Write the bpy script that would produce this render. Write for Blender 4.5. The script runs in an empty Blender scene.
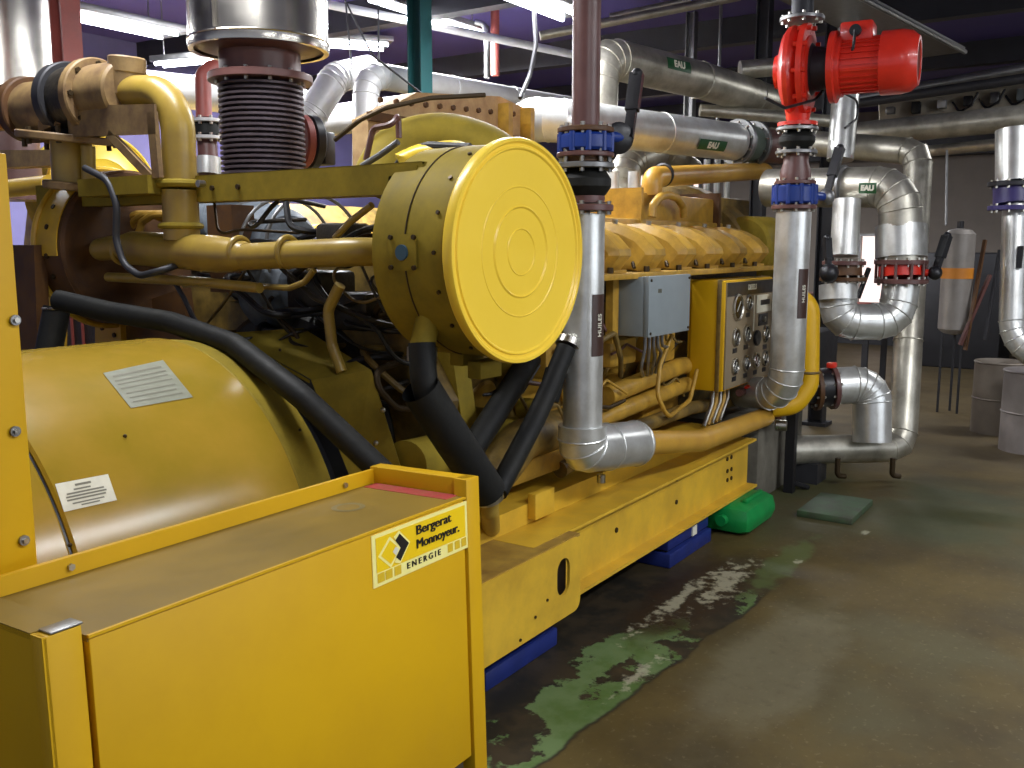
import bpy, bmesh, math, random
from mathutils import Vector, Matrix
random.seed(7)
PI = math.pi
scn = bpy.context.scene
C = scn.collection

# ------------------------------------------------------------------ camera model (X along the engine, Y across, Z up)
F = 940.0; PIT = math.radians(8.4); HD = math.radians(33.9); CZ = 1.6
_f = Vector((math.cos(HD)*math.cos(PIT), math.sin(HD)*math.cos(PIT), -math.sin(PIT)))
_r = Vector((math.sin(HD), -math.cos(HD), 0))
_u = Vector((math.cos(HD)*math.sin(PIT), math.sin(HD)*math.sin(PIT), math.cos(PIT)))
CAMP = Vector((0, 0, CZ))
def ray(px, py): return _f + _r*((px-512)/F) + _u*((384-py)/F)
def P(px, py, X=None, Y=None, Z=None, D=None):
    """survey helper: the world point seen at a photo pixel on a given world plane"""
    d = ray(px, py)
    t = X/d.x if X is not None else Y/d.y if Y is not None else (Z-CZ)/d.z if Z is not None else D
    return CAMP + d*t
cam = bpy.data.cameras.new('camera'); co = bpy.data.objects.new('camera', cam); C.objects.link(co)
cam.sensor_width = 36; cam.lens = F/1024*36; cam.clip_start = .05; cam.clip_end = 100
co.matrix_world = Matrix((( _r.x, _u.x, -_f.x, 0), (_r.y, _u.y, -_f.y, 0), (_r.z, _u.z, -_f.z, CZ), (0, 0, 0, 1)))
scn.camera = co

# ------------------------------------------------------------------ materials
def lin(c):
    return tuple((x/255/12.92 if x/255 <= .04045 else ((x/255+.055)/1.055)**2.4) for x in c)
def nd(nt, t, **k):
    n = nt.nodes.new(t)
    for a, b in k.items():
        if a in n.inputs: n.inputs[a].default_value = b
        else: setattr(n, a, b)
    return n
MATS = {}
def mat(name, rgb, rough=.5, metal=0., dirt=None, amt=.35, scale=6., bump=.0, rvar=.1, spec=.5, detail=5., coat=0.):
    """paint / metal with worn and dirty blotches"""
    if name in MATS: return MATS[name]
    m = bpy.data.materials.new(name); m.use_nodes = True
    nt = m.node_tree; b = nt.nodes['Principled BSDF']
    b.inputs['Metallic'].default_value = metal
    b.inputs['Specular IOR Level'].default_value = spec
    b.inputs['Coat Weight'].default_value = coat
    tc = nd(nt, 'ShaderNodeTexCoord')
    n1 = nd(nt, 'ShaderNodeTexNoise', Scale=scale, Detail=detail, Roughness=.65)
    nt.links.new(tc.outputs['Object'], n1.inputs['Vector'])
    col = lin(rgb); dc = lin(dirt) if dirt else tuple(x*.55 for x in col)
    rp = nd(nt, 'ShaderNodeValToRGB')
    rp.color_ramp.elements[0].position = .36; rp.color_ramp.elements[1].position = .66
    rp.color_ramp.elements[0].color = (1, 1, 1, 1); rp.color_ramp.elements[1].color = (0, 0, 0, 1)
    nt.links.new(n1.outputs['Fac'], rp.inputs['Fac'])
    mul = nd(nt, 'ShaderNodeMath', operation='MULTIPLY'); mul.inputs[1].default_value = amt
    nt.links.new(rp.outputs['Color'], mul.inputs[0])
    mx = nd(nt, 'ShaderNodeMix', data_type='RGBA')
    mx.inputs[6].default_value = (*col, 1); mx.inputs[7].default_value = (*dc, 1)
    nt.links.new(mul.outputs[0], mx.inputs[0]); nt.links.new(mx.outputs[2], b.inputs['Base Color'])
    n2 = nd(nt, 'ShaderNodeTexNoise', Scale=scale*4, Detail=3.)
    nt.links.new(tc.outputs['Object'], n2.inputs['Vector'])
    mr = nd(nt, 'ShaderNodeMapRange'); mr.inputs['To Min'].default_value = max(.02, rough-rvar); mr.inputs['To Max'].default_value = min(1, rough+rvar)
    nt.links.new(n2.outputs['Fac'], mr.inputs['Value']); nt.links.new(mr.outputs[0], b.inputs['Roughness'])
    if bump:
        bp = nd(nt, 'ShaderNodeBump', Strength=bump, Distance=.01)
        nt.links.new(n2.outputs['Fac'], bp.inputs['Height']); nt.links.new(bp.outputs[0], b.inputs['Normal'])
    MATS[name] = m
    return m
def emit(name, rgb, s):
    m = bpy.data.materials.new(name); m.use_nodes = True
    nt = m.node_tree; nt.nodes.clear()
    e = nd(nt, 'ShaderNodeEmission'); e.inputs[0].default_value = (*lin(rgb), 1); e.inputs[1].default_value = s
    o = nd(nt, 'ShaderNodeOutputMaterial'); nt.links.new(e.outputs[0], o.inputs[0])
    MATS[name] = m; return m
Y_CAB = mat('cabinet_yellow_paint', (214, 168, 14), .45, dirt=(196, 150, 24), amt=.5, scale=2.5, spec=.35)
Y_LID = mat('cabinet_lid_worn_yellow', (144, 116, 42), .5, dirt=(112, 92, 40), amt=.7, scale=3, spec=.25)
Y_RAIL = mat('base_frame_yellow_paint', (220, 178, 52), .42, dirt=(140, 104, 40), amt=.4, scale=5)
Y_BAR = mat('alternator_yellow_paint', (170, 136, 46), .22, dirt=(132, 116, 26), amt=.65, scale=2.2, rvar=.04, bump=.03)
Y_CAN = mat('canister_olive_yellow_paint', (150, 130, 46), .6, dirt=(104, 90, 36), amt=.6, scale=6, spec=.1)
Y_COV = mat('clean_bright_yellow_paint', (250, 213, 70), .32, dirt=(240, 202, 60), amt=.5, scale=3, rvar=.06)
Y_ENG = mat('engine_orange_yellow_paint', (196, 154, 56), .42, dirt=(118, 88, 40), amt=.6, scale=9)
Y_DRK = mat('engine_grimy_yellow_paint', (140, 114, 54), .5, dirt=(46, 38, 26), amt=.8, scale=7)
Y_PIPE = mat('coolant_pipe_yellow_paint', (166, 140, 58), .35, dirt=(122, 96, 54), amt=.5, scale=6)
Y_PIPE2 = mat('water_pipe_ochre_paint', (198, 154, 60), .35, dirt=(150, 104, 36), amt=.45, scale=6)
BEIGE = mat('dusty_beige_paint', (200, 168, 122), .6, dirt=(146, 108, 70), amt=.6, scale=12)
MAUVE = mat('dusty_ochre_casting', (150, 124, 80), .55, dirt=(98, 72, 52), amt=.8, scale=10)
RUST = mat('rusty_brown_steel', (100, 66, 28), .6, dirt=(58, 36, 26), amt=.7, scale=8)
BRWN = mat('brown_primer_pipe', (104, 70, 66), .38, dirt=(74, 46, 42), amt=.5, scale=6)
REDP = mat('red_primer_column', (150, 74, 66), .5, dirt=(110, 56, 50), amt=.5)
GREENP = mat('dark_green_column', (28, 74, 76), .45, amt=.3)
ALU = mat('aluminium_cladding', (226, 228, 226), .34, .68, dirt=(150, 146, 134), amt=.5, scale=5, rvar=.08)
ALUD = mat('dull_aluminium_cladding', (206, 202, 188), .4, .78, dirt=(112, 106, 92), amt=.6, scale=5, rvar=.1)
ALUW = mat('white_jacketed_lagging', (214, 214, 214), .45, .25, dirt=(170, 168, 168), amt=.4, scale=6)
STEEL = mat('brushed_stainless_steel', (205, 200, 190), .24, 1., dirt=(150, 146, 140), amt=.4, scale=3, rvar=.05)
GALV = mat('galvanised_steel', (150, 150, 150), .4, .8, dirt=(100, 100, 100), amt=.5)
BOLT = mat('zinc_bolt', (190, 186, 176), .3, 1., amt=.3)
DBOLT = mat('dark_bolt', (70, 56, 36), .5, .6, amt=.3)
BLUE = mat('valve_blue_paint', (20, 54, 136), .4, dirt=(16, 38, 90), amt=.4)
BLUE2 = mat('isolator_blue_paint', (26, 42, 112), .45, dirt=(18, 28, 70), amt=.5)
RED = mat('pump_red_paint', (224, 52, 34), .32, dirt=(160, 26, 20), amt=.4, coat=.3)
RUB = mat('black_rubber', (20, 21, 22), .6, dirt=(34, 33, 26), amt=.5, bump=.2, spec=.25)
BLK = mat('black_plastic', (28, 28, 32), .4, amt=.3)
BELL = mat('bellows_dark_steel', (92, 82, 88), .45, .6, dirt=(58, 48, 50), amt=.5)
GREYB = mat('grey_box_paint', (142, 152, 156), .45, dirt=(120, 128, 128), amt=.4)
PANEL = mat('panel_taupe_face', (138, 124, 100), .5, dirt=(118, 104, 82), amt=.3)
BLANK = mat('insulation_blanket_cloth', (118, 128, 138), .6, dirt=(60, 66, 74), amt=.8, scale=7, bump=.5)
DARK = mat('oily_and_shade_dark_casting', (50, 44, 36), .45, dirt=(16, 14, 12), amt=.8, scale=10, bump=.3)  # also paints the shade in the gaps between valve covers
DGREY = mat('dark_grey_steel', (56, 56, 60), .5, .3, amt=.4)
CONC = mat('concrete_block', (108, 104, 92), .8, dirt=(70, 64, 54), amt=.6, bump=.3)
WHITE = mat('white_label', (226, 224, 206), .5, dirt=(196, 194, 176), amt=.4, scale=30)
PAPER = mat('grey_notice_film', (150, 152, 136), .35, dirt=(128, 130, 112), amt=.5, scale=20)
INK = mat('black_ink', (24, 20, 18), .5, amt=.1)
INKG = mat('grey_ink', (122, 120, 104), .5, amt=.1)
LOGOY = mat('sign_yellow', (244, 206, 18), .4, dirt=(236, 194, 14), amt=.3)
LOGOP = mat('sign_pale_yellow', (250, 240, 150), .4, amt=.05)
LOGOM = mat('sign_middle_yellow', (220, 184, 40), .4, amt=.05)
BROWNL = mat('brown_marker', (62, 40, 32), .4, amt=.2)
GREENL = mat('green_marker', (36, 84, 48), .4, amt=.2)
GREENB = mat('green_plastic', (14, 140, 66), .4, dirt=(8, 96, 46), amt=.4)
PADG = mat('green_painted_concrete', (66, 92, 62), .55, dirt=(62, 60, 50), amt=.8, scale=12)
TAPE = mat('red_tape', (176, 52, 60), .5, dirt=(150, 84, 60), amt=.7, scale=30)
ORNG = mat('orange_band', (206, 130, 40), .5, amt=.2)
CEIL = mat('ceiling_blue_with_violet_glow', (84, 74, 138), .7, dirt=(56, 52, 92), amt=.4, scale=1.)  # bluish ceiling, violet put into the colour for lamp glow and flare
WALLB = mat('back_wall_plaster', (150, 140, 130), .8, dirt=(110, 102, 96), amt=.5, scale=.8)
WALLL = mat('side_wall_grey_violet_haze', (104, 98, 146), .7, dirt=(58, 58, 84), amt=.5, scale=.8)  # lavender in the wall colour stands in for flare haze
GLASS = mat('gauge_glass_black', (22, 22, 24), .12, amt=.2)
TUBE = emit('fluorescent_tube_glow', (238, 244, 255), 14)
TUBE2 = emit('bright_fluorescent_glow', (240, 244, 255), 30)
PANE = emit('lit_window_pane', (255, 232, 226), 1.3)
PANE_ADDED = emit('added_window_glow', (236, 244, 255), 4.2)  # glow of the window added on the right wall

# ------------------------------------------------------------------ building helpers
ORG = {}
class MB:
    """collects shapes in world space; build() links them as ONE mesh object"""
    def __init__(s): s.bm = bmesh.new()
    def box(s, a, b, bev=0., M=None):
        a = Vector(a); b = Vector(b)
        c = (a+b)/2; d = b-a
        g = bmesh.ops.create_cube(s.bm, size=1)
        vs = g['verts']
        for v in vs: v.co = Vector((v.co.x*abs(d.x), v.co.y*abs(d.y), v.co.z*abs(d.z)))+c
        if bev > 0:
            es = list({e for v in vs for e in v.link_edges})
            r = bmesh.ops.bevel(s.bm, geom=es, offset=bev, segments=2, affect='EDGES', profile=.5)
            vs = list({v for f in r['faces'] for v in f.verts} | {v for v in vs if v.is_valid})
        if M is not None:
            for v in vs: v.co = M @ v.co
        return s
    def obb(s, c, ax, ay, az, bev=0.):
        """box from centre and three full-length edge vectors"""
        c = Vector(c); ax, ay, az = Vector(ax), Vector(ay), Vector(az)
        L = (ax.length, ay.length, az.length)
        M = Matrix.Identity(4)
        for i, v in enumerate((ax.normalized(), ay.normalized(), az.normalized())):
            for j in range(3): M[j][i] = v[j]
        M.translation = c
        return s.box((-L[0]/2, -L[1]/2, -L[2]/2), (L[0]/2, L[1]/2, L[2]/2), bev, M)
    def bar(s, p, q, w, h=None, up=(0, 0, 1)):
        p, q = Vector(p), Vector(q); d = q-p; h = h or w
        sd = d.cross(Vector(up))
        if sd.length < 1e-6: sd = d.cross(Vector((1, 0, 0)))
        sd.normalize(); u2 = sd.cross(d).normalized()
        return s.obb((p+q)/2, d, sd*w, u2*h)
    def lathe(s, c, axis, prof, n=40, ref=None, a0=0., a1=2*PI):
        """prof = [(distance along axis, radius)]"""
        c = Vector(c); ax = Vector(axis).normalized()
        u = Vector(ref) if ref else (Vector((0, 0, 1)) if abs(ax.z) < .9 else Vector((1, 0, 0)))
        u = (u-ax*u.dot(ax)).normalized(); w = ax.cross(u)
        full = abs(a1-a0-2*PI) < 1e-6
        k = n if full else n+1
        rings = []
        for t, r in prof:
            if r < 1e-6: rings.append([s.bm.verts.new(c+ax*t)]); continue
            rings.append([s.bm.verts.new(c+ax*t+(u*math.cos(a0+(a1-a0)*i/n)+w*math.sin(a0+(a1-a0)*i/n))*r) for i in range(k)])
        for A, B in zip(rings, rings[1:]):
            for i in range(n):
                j = (i+1) % k
                if len(A) == 1 and len(B) == 1: continue
                try:
                    if len(A) == 1: s.bm.faces.new((A[0], B[j], B[i]))
                    elif len(B) == 1: s.bm.faces.new((A[i], A[j], B[0]))
                    else: s.bm.faces.new((A[i], A[j], B[j], B[i]))
                except ValueError: pass
        return s
    def cyl(s, p, q, r, r2=None, n=32, bev=0.):
        p, q = Vector(p), Vector(q); L = (q-p).length; r2 = r if r2 is None else r2
        b = min(bev, L/3, r/2)
        pr = [(0, 0), (0, r-b), (b, r), (L-b, r2), (L, r2-b), (L, 0)] if b > 0 else [(0, 0), (0, r), (L, r2), (L, 0)]
        return s.lathe(p, q-p, pr, n)
    def ring(s, p, q, ro, ri, n=40):
        p, q = Vector(p), Vector(q); L = (q-p).length
        return s.lathe(p, q-p, [(0, ri), (0, ro), (L, ro), (L, ri), (0, ri)], n)
    def tube(s, pts, r, fil=0., seg=8, n=24, caps=True, radii=None):
        pts = [Vector(p) for p in pts]
        path = fillet(pts, fil, seg)
        rr = r
        prev = None; rings = []
        for i, p in enumerate(path):
            if i == 0: t = path[1]-p
            elif i == len(path)-1: t = p-path[-2]
            else: t = (path[i+1]-p).normalized()+(p-path[i-1]).normalized()
            t.normalize()
            if prev is None:
                u = Vector((0, 0, 1)) if abs(t.z) < .9 else Vector((1, 0, 0))
            else: u = prev
            u = (u-t*u.dot(t)).normalized(); prev = u; w = t.cross(u)
            # mitre compensation
            k = 1.
            if 0 < i < len(path)-1:
                a = (path[i+1]-p).normalized().dot((p-path[i-1]).normalized()); a = max(-1, min(1, a))
                k = 1/max(.5, math.cos(math.acos(a)/2))
                bd = ((path[i+1]-p).normalized()-(p-path[i-1]).normalized())
            R = rr if radii is None else radii[0]+(radii[1]-radii[0])*i/(len(path)-1)
            ring = []
            for j in range(n):
                o = (u*math.cos(2*PI*j/n)+w*math.sin(2*PI*j/n))*R
                if k > 1.001 and bd.length > 1e-5:
                    b = bd.normalized(); o = o+b*(o.dot(b)*(k-1))
                ring.append(s.bm.verts.new(p+o))
            rings.append(ring)
        for A, B in zip(rings, rings[1:]):
            for j in range(n): s.bm.faces.new((A[j], A[(j+1) % n], B[(j+1) % n], B[j]))
        if caps:
            s.bm.faces.new(rings[0][::-1]); s.bm.faces.new(rings[-1])
        return s
    def prism(s, poly, vec):
        """closed polygon (3D points) extruded along vec"""
        vec = Vector(vec)
        a = [s.bm.verts.new(Vector(p)) for p in poly]; b = [s.bm.verts.new(Vector(p)+vec) for p in poly]
        s.bm.faces.new(a[::-1]); s.bm.faces.new(b)
        for i in range(len(a)): s.bm.faces.new((a[i], a[(i+1) % len(a)], b[(i+1) % len(a)], b[i]))
        return s
    def sphere(s, c, r, sc=(1, 1, 1), n=16):
        g = bmesh.ops.create_uvsphere(s.bm, u_segments=n*2, v_segments=n, radius=r)
        for v in g['verts']: v.co = Vector((v.co.x*sc[0], v.co.y*sc[1], v.co.z*sc[2]))+Vector(c)
        return s
    def torus(s, c, axis, R, r, n=36, m=8):
        ax = Vector(axis).normalized(); c = Vector(c)
        return s.lathe(c, ax, [(r*math.sin(2*PI*i/m), R+r*math.cos(2*PI*i/m)) for i in range(m+1)], n)
    def grid(s, rows):
        vs = [[s.bm.verts.new(Vector(p)) for p in r] for r in rows]
        for A, B in zip(vs, vs[1:]):
            for i in range(len(A)-1): s.bm.faces.new((A[i], A[i+1], B[i+1], B[i]))
        return s
    def build(s, name, m, parent=None, origin=None, angle=32):
        bm = s.bm
        bmesh.ops.remove_doubles(bm, verts=bm.verts, dist=1e-5)
        bmesh.ops.recalc_face_normals(bm, faces=bm.faces)
        a = math.radians(angle)
        for f in bm.faces: f.smooth = True
        for e in bm.edges:
            if len(e.link_faces) == 2:
                e.smooth = e.link_faces[0].normal.angle(e.link_faces[1].normal, 0) < a
            else: e.smooth = False
        if parent is not None: L = ORG[parent.name]
        elif origin is not None: L = Vector(origin)
        else:
            xs = [v.co for v in bm.verts]
            L = Vector(((min(v.x for v in xs)+max(v.x for v in xs))/2, (min(v.y for v in xs)+max(v.y for v in xs))/2, min(v.z for v in xs)))
        for v in bm.verts: v.co -= L
        me = bpy.data.meshes.new(name); bm.to_mesh(me); bm.free()
        o = bpy.data.objects.new(name, me); C.objects.link(o)
        me.materials.append(m)
        if parent is not None: o.parent = parent
        else: o.location = L
        ORG[o.name] = L
        return o
def fillet(pts, R, seg):
    if R <= 0 or len(pts) < 3: return pts
    out = [pts[0]]
    for i in range(1, len(pts)-1):
        a, p, b = pts[i-1], pts[i], pts[i+1]
        u, v = (a-p), (b-p); lu, lv = u.length, v.length; u = u/lu; v = v/lv
        ang = math.acos(max(-1, min(1, u.dot(v))))
        if ang > PI-.03: out.append(p); continue
        t = min(R/math.tan(ang/2), lu*.49, lv*.49); rr = t*math.tan(ang/2)
        c = p+(u+v).normalized()*(rr/math.sin(ang/2))
        s0 = (p+u*t)-c; s1 = (p+v*t)-c; tot = s0.angle(s1)
        ax = s0.cross(s1).normalized()
        for k in range(seg+1): out.append(c+Matrix.Rotation(tot*k/seg, 3, ax) @ s0)
    out.append(pts[-1]); return out
def tag(o, label, cat, group=None, kind=None):
    o['label'] = label; o['category'] = cat
    if group: o['group'] = group
    if kind: o['kind'] = kind
    return o
def thing(name, label, cat, loc, group=None):
    o = bpy.data.objects.new(name, None); C.objects.link(o); o.location = loc
    o.empty_display_size = .1
    ORG[o.name] = Vector(loc); return tag(o, label, cat, group)
def struct(o): o['kind'] = 'structure'; return o
def bolts(parent, pts, axis, r=.009, h=.009, m=None, name='bolt'):
    for p in pts:
        p = Vector(p); a = Vector(axis).normalized()
        MB().cyl(p, p+a*h, r, n=6).build(name, m or BOLT, parent)
def text(s, size, o, xd, yd, m, parent, name='lettering', off=0., sx=1., align='CENTER', sp=1., depth=.0006, bold=0.):
    cu = bpy.data.curves.new(name, 'FONT'); cu.body = s; cu.size = size; cu.align_x = align; cu.align_y = 'CENTER'
    cu.offset = off; cu.extrude = depth; cu.space_character = sp
    t = bpy.data.objects.new('tmp_text', cu); C.objects.link(t)
    bpy.context.view_layer.update()
    me = bpy.data.meshes.new_from_object(t.evaluated_get(bpy.context.evaluated_depsgraph_get()))
    bpy.data.objects.remove(t)
    xd = Vector(xd).normalized(); yd = Vector(yd).normalized(); zd = xd.cross(yd)
    L = ORG[parent.name]
    for v in me.vertices: v.co = Vector(o)+xd*v.co.x*sx+yd*v.co.y+zd*v.co.z-L
    if bold:
        n0 = len(me.vertices); vs0 = [v.co.copy() for v in me.vertices]; fs0 = [tuple(p.vertices) for p in me.polygons]
        V2 = list(vs0); F2 = list(fs0)
        for k in (-1, 1):
            V2 += [v+xd*k*bold+zd*.00005*k for v in vs0]; o_ = n0*(1 if k < 0 else 2); F2 += [tuple(i+o_ for i in f) for f in fs0]
        me = bpy.data.meshes.new(name); me.from_pydata(V2, [], F2)
    me.materials.clear(); me.materials.append(m)
    ob = bpy.data.objects.new(name, me); C.objects.link(ob); ob.parent = parent; ORG[ob.name] = L
    return ob
def seams(mb_pts, r, parent, axis_pts, name='cladding_seam', m=None):
    for p, a in axis_pts: MB().torus(p, a, r+.001, .0035, n=32, m=6).build(name, m or ALU, parent)
def copy_tree(o, parent=None):
    c = o.copy(); C.objects.link(c); c.parent = parent
    ORG[c.name] = ORG[o.name]
    for ch in [x for x in bpy.data.objects if x.parent == o]: copy_tree(ch, c)
    return c

# ================================================================== SETTING
def floor_mat():
    m = bpy.data.materials.new('worn_painted_concrete_floor'); m.use_nodes = True
    nt = m.node_tree; b = nt.nodes['Principled BSDF']; lk = nt.links.new
    tc = nd(nt, 'ShaderNodeTexCoord'); sp = nd(nt, 'ShaderNodeSeparateXYZ'); lk(tc.outputs['Object'], sp.inputs[0])
    def noise(s, d=5., r=.6, off=None):
        n = nd(nt, 'ShaderNodeTexNoise', Scale=s, Detail=d, Roughness=r)
        if off:
            mp = nd(nt, 'ShaderNodeMapping'); mp.inputs['Location'].default_value = off
            lk(tc.outputs['Object'], mp.inputs[0]); lk(mp.outputs[0], n.inputs['Vector'])
        else: lk(tc.outputs['Object'], n.inputs['Vector'])
        return n.outputs['Fac']
    def mth(op, a, c=None, cl=False):
        n = nd(nt, 'ShaderNodeMath', operation=op); n.use_clamp = cl
        for i, v in enumerate((a, c)):
            if v is None: continue
            if isinstance(v, (int, float)): n.inputs[i].default_value = v
            else: lk(v, n.inputs[i])
        return n.outputs[0]
    def step(v, a, c):
        n = nd(nt, 'ShaderNodeMapRange'); n.interpolation_type = 'SMOOTHSTEP'; lk(v, n.inputs['Value'])
        n.inputs['From Min'].default_value = a; n.inputs['From Max'].default_value = c; return n.outputs[0]
    def mix(f, a, c):
        n = nd(nt, 'ShaderNodeMix', data_type='RGBA'); lk(f, n.inputs[0])
        for i, v in ((6, a), (7, c)):
            if isinstance(v, tuple): n.inputs[i].default_value = (*lin(v), 1)
            else: lk(v, n.inputs[i])
        return n.outputs[2]
    X, Y = sp.outputs['X'], sp.outputs['Y']
    base = mix(step(noise(1.6, 6), .35, .68), (84, 70, 34), (62, 52, 29))
    base = mix(step(noise(.9, 4, off=(4, 2, 0)), .45, .7), base, (76, 70, 46))
    # grey scuffed patch near the paint edge
    def blob(cx, cy, rx, ry, ns=3., na=.6, off=(0, 0, 0), lo=.6, hi=1.1):
        dx = mth('DIVIDE', mth('SUBTRACT', X, cx), rx); dy = mth('DIVIDE', mth('SUBTRACT', Y, cy), ry)
        d = mth('SQRT', mth('ADD', mth('MULTIPLY', dx, dx), mth('MULTIPLY', dy, dy)))
        d = mth('ADD', d, mth('MULTIPLY', mth('SUBTRACT', noise(ns, 6, .65, off), .5), na*2))
        return mth('SUBTRACT', 1., step(d, lo, hi))
    base = mix(mth('MULTIPLY', blob(3.4, 1.08, .8, .22, 3, .5), .6), base, (104, 98, 76))
    base = mix(mth('MULTIPLY', step(noise(14, 6, .7), .5, .72), .35), base, (58, 48, 30))
    base = mix(mth('MULTIPLY', step(noise(38, 3, .6, (7, 1, 0)), .58, .72), .3), base, (128, 116, 88))
    # painted strip beside the machine: Y beyond the edge line
    edge = mth('ADD', mth('SUBTRACT', mth('ADD', Y, mth('MULTIPLY', X, .06)), 1.588), mth('MULTIPLY', mth('SUBTRACT', noise(3., 4), .5), .10))
    edge = mth('ADD', edge, mth('MULTIPLY', mth('SUBTRACT', X, 3.3), -.0))
    strip = mth('MULTIPLY', step(edge, -.004, .008), mth('SUBTRACT', 1., step(X, 3.9, 4.5)))
    gcol = mix(step(noise(5, 6), .4, .65), (94, 116, 74), (72, 98, 48))
    worn = mix(step(noise(6, 5, off=(1, 1, 0)), .4, .6), (54, 46, 34), (34, 32, 26))
    wearn = step(mth('ADD', noise(2.6, 8, .62, (3.3, 1.2, 0)), mth('ADD', mth('MULTIPLY', step(Y, 1.6, 1.9), .2), mth('MULTIPLY', step(X, 3.2, 3.8), .1))), .515, .545)
    col = mix(strip, base, mix(wearn, gcol, worn))
    line = mth('SUBTRACT', 1., step(mth('ABSOLUTE', edge), .0, .016)); line = mth('MULTIPLY', line, mth('SUBTRACT', 1., step(X, 3.9, 4.5)))
    col = mix(mth('MULTIPLY', line, .8), col, (34, 30, 22))
    wet = blob(3.95, 1.62, .7, .22, 4, .5)
    col = mix(mth('MULTIPLY', wet, .85), col, (42, 30, 20))
    # green crossing band further on
    band = mth('MULTIPLY', mth('MULTIPLY', step(X, 5.1, 5.6), mth('SUBTRACT', 1., step(X, 6.5, 7.2))), step(noise(1.7, 6), .3, .6))
    col = mix(mth('MULTIPLY', band, .5), col, (70, 82, 58))
    gp = blob(4.6, 1.42, .5, .09, 7, 1.2)
    col = mix(mth('MULTIPLY', gp, .5), col, (88, 108, 62))
    # lime splashes
    for a in ((3.02, 1.47, .2, .03), (4.15, 1.56, .4, .08), (3.85, 1.66, .5, .04), (5.35, 1.2, .06, .03), (4.65, 1.36, .06, .02)):
        col = mix(mth('MULTIPLY', blob(*a, 15, 2.6, (a[0], a[1], 0), .2, 1.0), .7), col, (168, 166, 142))
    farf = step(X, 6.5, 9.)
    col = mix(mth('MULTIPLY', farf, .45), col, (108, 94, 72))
    lk(col, b.inputs['Base Color']); b.inputs['Specular IOR Level'].default_value = .3
    rg = nd(nt, 'ShaderNodeMapRange'); lk(noise(3, 4), rg.inputs['Value']); rg.inputs['To Min'].default_value = .38; rg.inputs['To Max'].default_value = .7
    lk(rg.outputs[0], b.inputs['Roughness'])
    bp = nd(nt, 'ShaderNodeBump', Strength=.25, Distance=.01); lk(mix(strip, (0, 0, 0), mix(wearn, (255, 255, 255), (0, 0, 0))), bp.inputs['Height'])
    lk(bp.outputs[0], b.inputs['Normal'])
    return m
fl = MB().box((-3, -5, -.1), (16.2, 9.2, 0)).build('floor', floor_mat(), origin=(0, 0, 0)); struct(fl)
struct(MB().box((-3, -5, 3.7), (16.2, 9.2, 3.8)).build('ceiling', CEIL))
mb = MB(); mb.box((-3, -5.2, 0), (1.0, -5, 3.7)); mb.box((6.2, -5.2, 0), (16.2, -5, 3.7)); mb.box((1.0, -5.2, 0), (6.2, -5, 1.1)); mb.box((1.0, -5.2, 2.5), (6.2, -5, 3.7))
struct(mb.build('wall_right', WALLB))
mb = MB(); mb.box((1.0, -5.08, 1.1), (6.2, -5.0, 1.15)); mb.box((1.0, -5.08, 2.45), (6.2, -5.0, 2.5))
for x in (1.0, 2.28, 3.57, 4.86, 6.15): mb.box((x, -5.08, 1.15), (x+.05, -5.0, 2.45))
wo2 = struct(mb.build('added_fill_window', GALV)); MB().box((1.0, -5.12, 1.1), (6.2, -5.1, 2.5)).build('window_pane', PANE_ADDED, wo2)  # added window out of view, gives the clad pipes light to reflect
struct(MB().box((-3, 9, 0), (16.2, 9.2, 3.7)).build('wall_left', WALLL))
# back wall with a window opening
wa, wb = P(858, 302, X=16), P(900, 236, X=16)
wy0, wy1, wz0, wz1 = wb.y, wa.y, wa.z, wb.z
mb = MB(); mb.box((16, -5, 0), (16.2, wy0, 3.7)); va, vb = P(618, 214, X=16), P(702, 168, X=16)
mb.box((16, wy1, 0), (16.2, vb.y, 3.7)); mb.box((16, va.y, 0), (16.2, 9, 3.7)); mb.box((16, vb.y, 0), (16.2, va.y, va.z)); mb.box((16, vb.y, vb.z), (16.2, va.y, 3.7)); mb.box((16, wy0, 0), (16.2, wy1, wz0)); mb.box((16, wy0, wz1), (16.2, wy1, 3.7))
struct(mb.build('wall_back', WALLB))
w = MB(); w.box((15.98, wy0-.04, wz0-.04), (16.1, wy0, wz1+.04)); w.box((15.98, wy1, wz0-.04), (16.1, wy1+.04, wz1+.04)); w.box((15.98, wy0, wz1), (16.1, wy1, wz1+.04)); w.box((15.98, wy0, wz0-.04), (16.1, wy1, wz0))
wo = struct(w.build('window_1', GALV)); MB().box((16.08, wy0, wz0), (16.1, wy1, wz1)).build('window_pane', PANE, wo)
w = MB()
for y in (vb.y, (vb.y*2+va.y)/3, (vb.y+va.y*2)/3, va.y-.05): w.box((15.98, y, va.z), (16.1, y+.05, vb.z))
w.box((15.98, vb.y, va.z-.04), (16.1, va.y, va.z)); w.box((15.98, vb.y, vb.z), (16.1, va.y, vb.z+.04))
wo3 = struct(w.build('window_3', GALV)); MB().box((16.08, vb.y, va.z), (16.1, va.y, vb.z)).build('window_pane', PANE, wo3)
# darker upper band and lower recess on the back wall
struct(MB().box((15.7, -5, 2.95), (16, 9, 3.3)).build('trim_1', DGREY))
struct(MB().box((15.9, -5, .0), (16, 9, .5)).build('baseboard_back', DGREY))
for i, x in enumerate((1.5, 4.0, 6.4, 8.8, 11.2, 13.6)):
    struct(MB().box((x-.07, -5, 3.46), (x+.07, 9, 3.7)).build('trim_%d' % (i+2), DGREY))

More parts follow.
